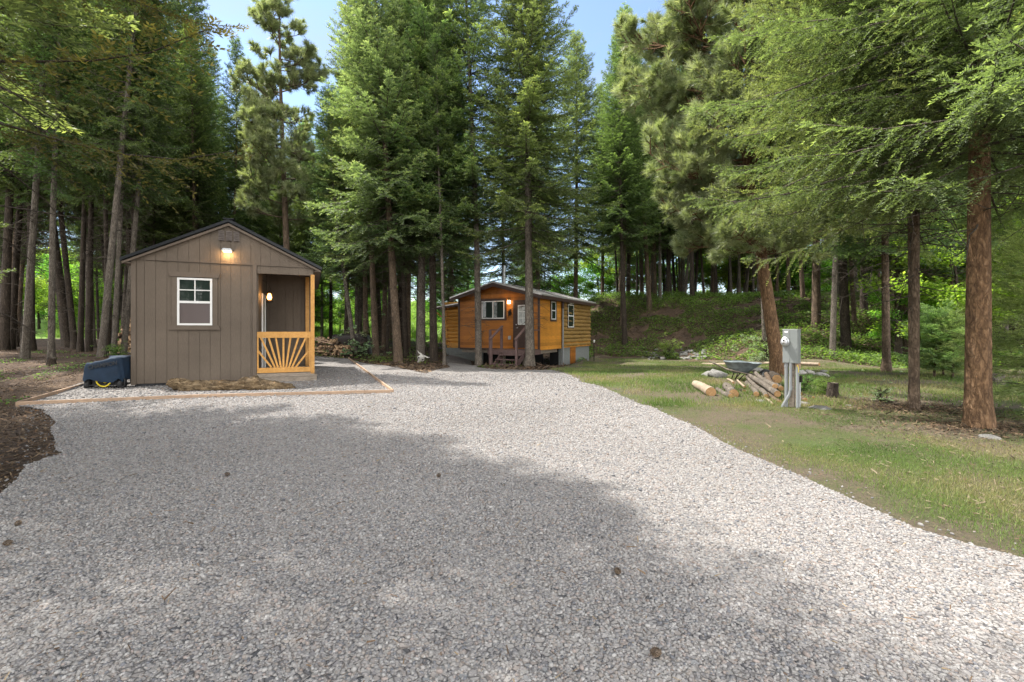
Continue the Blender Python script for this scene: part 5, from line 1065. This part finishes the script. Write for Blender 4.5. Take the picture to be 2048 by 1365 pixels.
# dark forest at the left
leftT = [(50, 15.2, FD_, (.9, .9, 1), 'bark_grey', 14, 'pale spotted fir trunk second from the left edge of the forest'), (103, 15.0, FE_, (.95, .95, 1), 'bark_grey', 1, 'slim pale fir trunk with a cut stub at its foot'), (135, 22, FD_, (1.6, 1.6, 1), 'bark_dark', -45, 'black trunk leaning sharply left before the sunny meadow'),
  (8, 18.5, FD_, (1.3, 1.3, 1), 'bark_dark', 14, 'thick black trunk at the left edge of the picture'), (22, 19, FD_, (1, 1, 1), 'bark_dark', 20, 'black trunk leaning right near the left edge of the picture'), (62, 19, FD_, (1.1, 1.1, 1), 'bark_dark', 2, 'black trunk just left of the sunny meadow gap'),
  (150, 20, FE_, (1.2, 1.2, 1), 'bark_dark', -12, 'dark leaning trunk right of the sunny meadow gap'), (160, 18.5, FD_, (.85, .85, 1), 'bark_dark', 14, 'dark trunk crossing behind its leaning neighbour'), (178, 19, FD_, (.9, .9, 1), 'bark_dark', 8, 'dark straight trunk left of the largest grey trunk'),
  (203, 15.6, FD_, (.92, .92, 1.05), 'bark_grey', 34, 'largest grey flaky trunk left of the shed leaning right'), (216, 18, FE_, (.9, .9, 1), 'bark_dark', 8, 'thin dark trunk just behind the largest grey trunk'), (228, 16.4, FE_, (.85, .85, 1), 'bark_grey', 16, 'thin grey trunk between the largest grey trunk and the shed'),
  (247, 16.6, FE_, (.9, .9, 1), 'bark_grey', 14, 'thin grey trunk nearest the left side of the shed'), (262, 19, FD_, (.9, .9, 1), 'bark_dark', 4, 'dark trunk half hidden by the left shed corner')]
for px, Y, ms, sc, bk, ln, lb in leftT:
    place('fir_tree', ms, Q(px, Y), R_.uniform(0, 6), (sc[0] * .78, sc[1] * .78, sc[2]), lb, group='tall trunks of the dark forest at left', tilt=lean_to(px, 700, px + ln, 400, Y), bk=bk)
used = []
def rnd_forest(n, kr, yr, ms, label, group, mind=1.3, sc=(.8, 1.15), bks=('bark_dark', 'bark_grey', 'bark_brown'), avoid=None, cm=None):
    c = 0; tries = 0
    while c < n and tries < 4000:
        tries += 1; Y = math.sqrt(R_.uniform(yr[0]**2, yr[1]**2)); X = R_.uniform(*kr) * Y
        if -1.05 < X / Y < -.915 or any((X-a)**2 + (Y-b)**2 < mind**2 for a, b in used) or (avoid and avoid(X, Y)): continue
        used.append((X, Y)); s = R_.uniform(*sc); s = min(s, ((662 - 235) / 930 * Y + 1.0) / 19) if -.60 < X / Y < -.37 else min(s, ((662 - 90) / 930 * Y + 1.0) / 19) if X / Y < -.1 and X / Y > -.6 else s; m_ = R_.choice(ms)
        place('fir_tree', m_, Vector((X, Y, gz(X, Y) - .1)), R_.uniform(0, 6), (s * R_.uniform(.8, 1.25), ) * 2 + (s,), label, group=group, tilt=(R_.gauss(0, .025), R_.gauss(0, .025)), bk=R_.choice(bks), cm=cm); c += 1
rnd_forest(44, (-1.14, -.62), (20, 42), [FD_, FE_, FD_], 'dark fir in the crowded forest left of the brown shed', 'dark firs left of the shed', 1.5)
rnd_forest(26, (-.62, -.20), (24, 44), [FD_, FE_, FA_], 'fir among the thin trunks seen between the shed and cabin', 'firs far behind the gap between shed and cabin', 1.6)
rnd_forest(4, (-.2, .12), (34, 48), [FD_, FB_], 'fir far behind the log cabin roof', 'firs far behind the cabin', 1.8)
# trees standing on the bank
bank = [(1250, 31, FD_, (1.1, 1.1, 1.1), 'bark_dark', -2, 'straight dark fir on the bank nearest the cabin'), (1299, 35, FD_, (1.2, 1.2, 1.1), 'bark_brown', -9, 'curving brown fir on the sunny upper bank'), (1320, 37, FE_, (1.1, 1.1, 1), 'bark_grey', 8, 'pale fir leaning right on the upper bank'),
        (1384, 37, FD_, (1.2, 1.2, 1), 'bark_dark', -3, 'dark thick fir on the crest above the rock heap'), (1530, 24, FE_, (1, 1, .9), 'bark_grey', -12, 'pale thin trunk just behind the long needled pine'), (1632, 25.5, FD_, (1.4, 1.4, .95), 'bark_brown', 0, 'stout brown fir on the bank right of the meter box')]
for px, Y, ms, sc, bk, ln, lb in bank: place('fir_tree', ms, Q(px, Y) - Vector((0, 0, .1)), R_.uniform(0, 6), sc, lb, group='firs standing on the bank', tilt=lean_to(px, 640, px + ln, 500, Y), bk=bk)
rnd_forest(46, (.22, .62), (38, 52), [FD_, FE_, FD_], 'dark fir in the row along the crest of the bank', 'firs along the crest of the bank', 1.3, (.8, 1.1))
rnd_forest(28, (.62, 1.15), (19, 40), [FD_, FA_, FB_], 'fir on the shady bank at the right side of the picture', 'firs on the right bank', 1.8)
# long needled pine right of the centre
PA_ = pine(21, 15.5, 3.6, 3.6, .175, dz=.42, nb=5, tuft=38, ln=.23, lw=.014, bk='bark_orange', lean=(-2.4, .2), bend=.1, shape=.4)
place('pine_tree', PA_, Q(1558, 13.2), 0, 1, 'long needled pine with a reddish bark trunk behind the log pile')
# big near firs at the right
NR_ = fir(31, 15, 3.45, 3.7, .122, dz=.155, dt=.075, q=.02, ll=.043, lw=.013, lk=.55, dead=14, droop=.24, vj=.36, cap=.46, hang=.9, m='fir_near', bk='bark_orange', bend=.05, lowdead=2.2)
place('fir_tree', NR_, Q(1957, 5.95), .4, 1, 'thick orange barked fir trunk nearest the right edge of the picture')
NS_ = fir(32, 13, 3.7, 3.2, .05, dz=.16, dt=.08, q=.025, ll=.05, lw=.016, lk=.5, vj=.32, cap=.5, hang=.7, dead=26, droop=.26, m='fir_near', bk='bark_brown', bend=.04, lowdead=1.8)
place('fir_tree', NS_, Q(1829, 7.3), 1.0, 1, 'slender brown fir beside the thick orange barked trunk')
place('fir_tree', NS_, Q(1824, 7.75), 3.3, (.85, .85, .95), 'thinner twin stem close behind the slender brown fir')
place('fir_tree', FC_, Q(1773, 14.0) , 2.0, (1.35, 1.35, 1.0), 'mid green fir whose branches fill the sky behind the meter box', bk='bark_brown')
place('fir_tree', FC_, Q(1905, 19.5) , 4.0, (1.3, 1.3, .95), 'fir standing behind the saplings at right', bk='bark_brown')
# trees just left of the view, their boughs hang into the picture and shade the drive
NL_ = fir(41, 12.5, 2.9, 3.2, .15, dz=.24, dt=.09, q=.042, ll=.06, lw=.02, dead=30, droop=.12, m='fir_rusty', bk='bark_brown', lowdead=1.6, fill=.5, lk=.5)
place('fir_tree', NL_, (-5.4, 4.1, 0), 1.3, 1, 'rusty needled fir whose bare golden boughs reach in at upper left')
place('fir_tree', NR_, (6.7, 4.5, 0), 3.6, (1, 1, .95), 'near fir whose bright tipped boughs enter at the right edge')
place('fir_tree', FE_, (-8.8, 7.0, 0), 2.2, (1.35, 1.35, .95), 'green fir with bright tips at the left edge of the forest', cm='fir_near')
place('fir_tree', FF_, (-15.5, 10.5, .3), 0.7, (.9, .9, .85), 'bushy fir behind the green tipped fir at the left edge', cm=None)
place('fir_tree', FF_, (-6.9, 1.3, 0), 2.7, (1.0, 1.0, .75), 'bushy fir left of the camera that shades the near gravel')
place('fir_tree', FC_, (-4.6, -1.2, 0), 2.7, (1.4, 1.4, .8), 'broad fir behind the camera that shades the gravel corner')
# broad-leaved brightness behind the trunks
BA_ = broad(51, 7, 2.6, 15000, .12); BB_ = broad(52, 5, 2.2, 11000, .12); BS_ = broad(53, 1.5, .7, 2600, .055, 'silver', .1, .02); BW_ = broad(55, .4, .26, 900, .05, 'silver', .02, .02); BU_ = broad(54, 1.2, .8, 3000, .06, 'cover', .1, .02)
def rnd_broad(n, kr, yr, label, group, sc=(.8, 1.3)):
    for i in range(n):
        Y = R_.uniform(*yr); X = R_.uniform(*kr) * Y; s = R_.uniform(*sc); place('leafy_tree', R_.choice((BA_, BB_)), Vector((X, Y, gz(X, Y))), R_.uniform(0, 6), s, label, group=group)
rnd_broad(24, (-1.12, -.6), (48, 62), 'bright green leafy tree in the sun beyond the dark trunks at left', 'leafy trees beyond the left forest', (1.2, 1.9))
rnd_broad(16, (-.5, -.08), (44, 56), 'bright green leafy tree beyond the trunks between shed and cabin', 'leafy trees beyond the gap')
rnd_broad(6, (.0, .12), (38, 44), 'bright green leafy tree behind the cabin roof', 'leafy trees behind the cabin', (.9, 1.2))
rnd_broad(34, (.14, 1.05), (50, 60), 'leafy tree seen through the trunks on the crest of the bank', 'leafy trees beyond the bank', (1.3, 2.1))
rnd_broad(7, (.85, 1.15), (17, 26), 'bright leafy tree among the firs at the far right', 'leafy trees at the far right', (.7, 1.1))
for px, Y, ms, s, lb in [(1525, 20.5, BS_, 1.1, 'silvery green bush at the foot of the bank behind the meter box'), (1660, 8.9, BU_, .3, 'small green bush behind the dark stump'), (1600, 9.2, BU_, .33, 'low green bush just right of the meter box post'), (715, 23, BS_, 1.0, 'pale leafy bush above the tarp covered heap'),
    (697, 20.6, BW_, 2.2, 'small pale plant at the right end of the firewood heap'), (240, 14.5, BU_, .38, 'low green bush left of the shed behind the generator'), (1775, 8.0, BW_, .6, 'small pale weed at the foot of the slender fir'), (1330, 27, BU_, 1.0, 'green bush at the foot of the bank beside the rock heap')]:
    place('bush', ms, Q(px, Y), R_.uniform(0, 6), s, lb, 'bush')
SP_ = fir(61, 1.95, .35, .62, .018, dz=.12, dt=.045, q=.026, ll=.05, lw=.02, dead=3, droop=.05, lk=.5, m='fir_sap', bk='bark_brown', bend=.03, lowdead=.1)
for px, Y, s, lb in [(1868, 12.3, .95, 'tall pale sapling at the left of the sapling clump'), (1905, 12.0, .85, 'pale sapling at the right of the sapling clump'), (1887, 12.6, .75, 'shortest pale sapling between two taller saplings')]:
    place('fir_sapling', SP_, Q(px, Y), R_.uniform(0, 6), (s * 1.15, s * 1.15, s), lb, 'sapling', 'saplings beyond the right lawn')
SQ_ = fir(62, 3.2, .5, 1.1, .03, dz=.16, dt=.05, q=.026, ll=.045, lw=.016, dead=3, droop=.05, lk=.5, m='fir_sap', bk='bark_brown', bend=.03, lowdead=.1)
place('fir_sapling', SQ_, Q(2075, 6.8), .5, .85, 'bright green young fir cut off by the right edge of the picture', 'sapling')
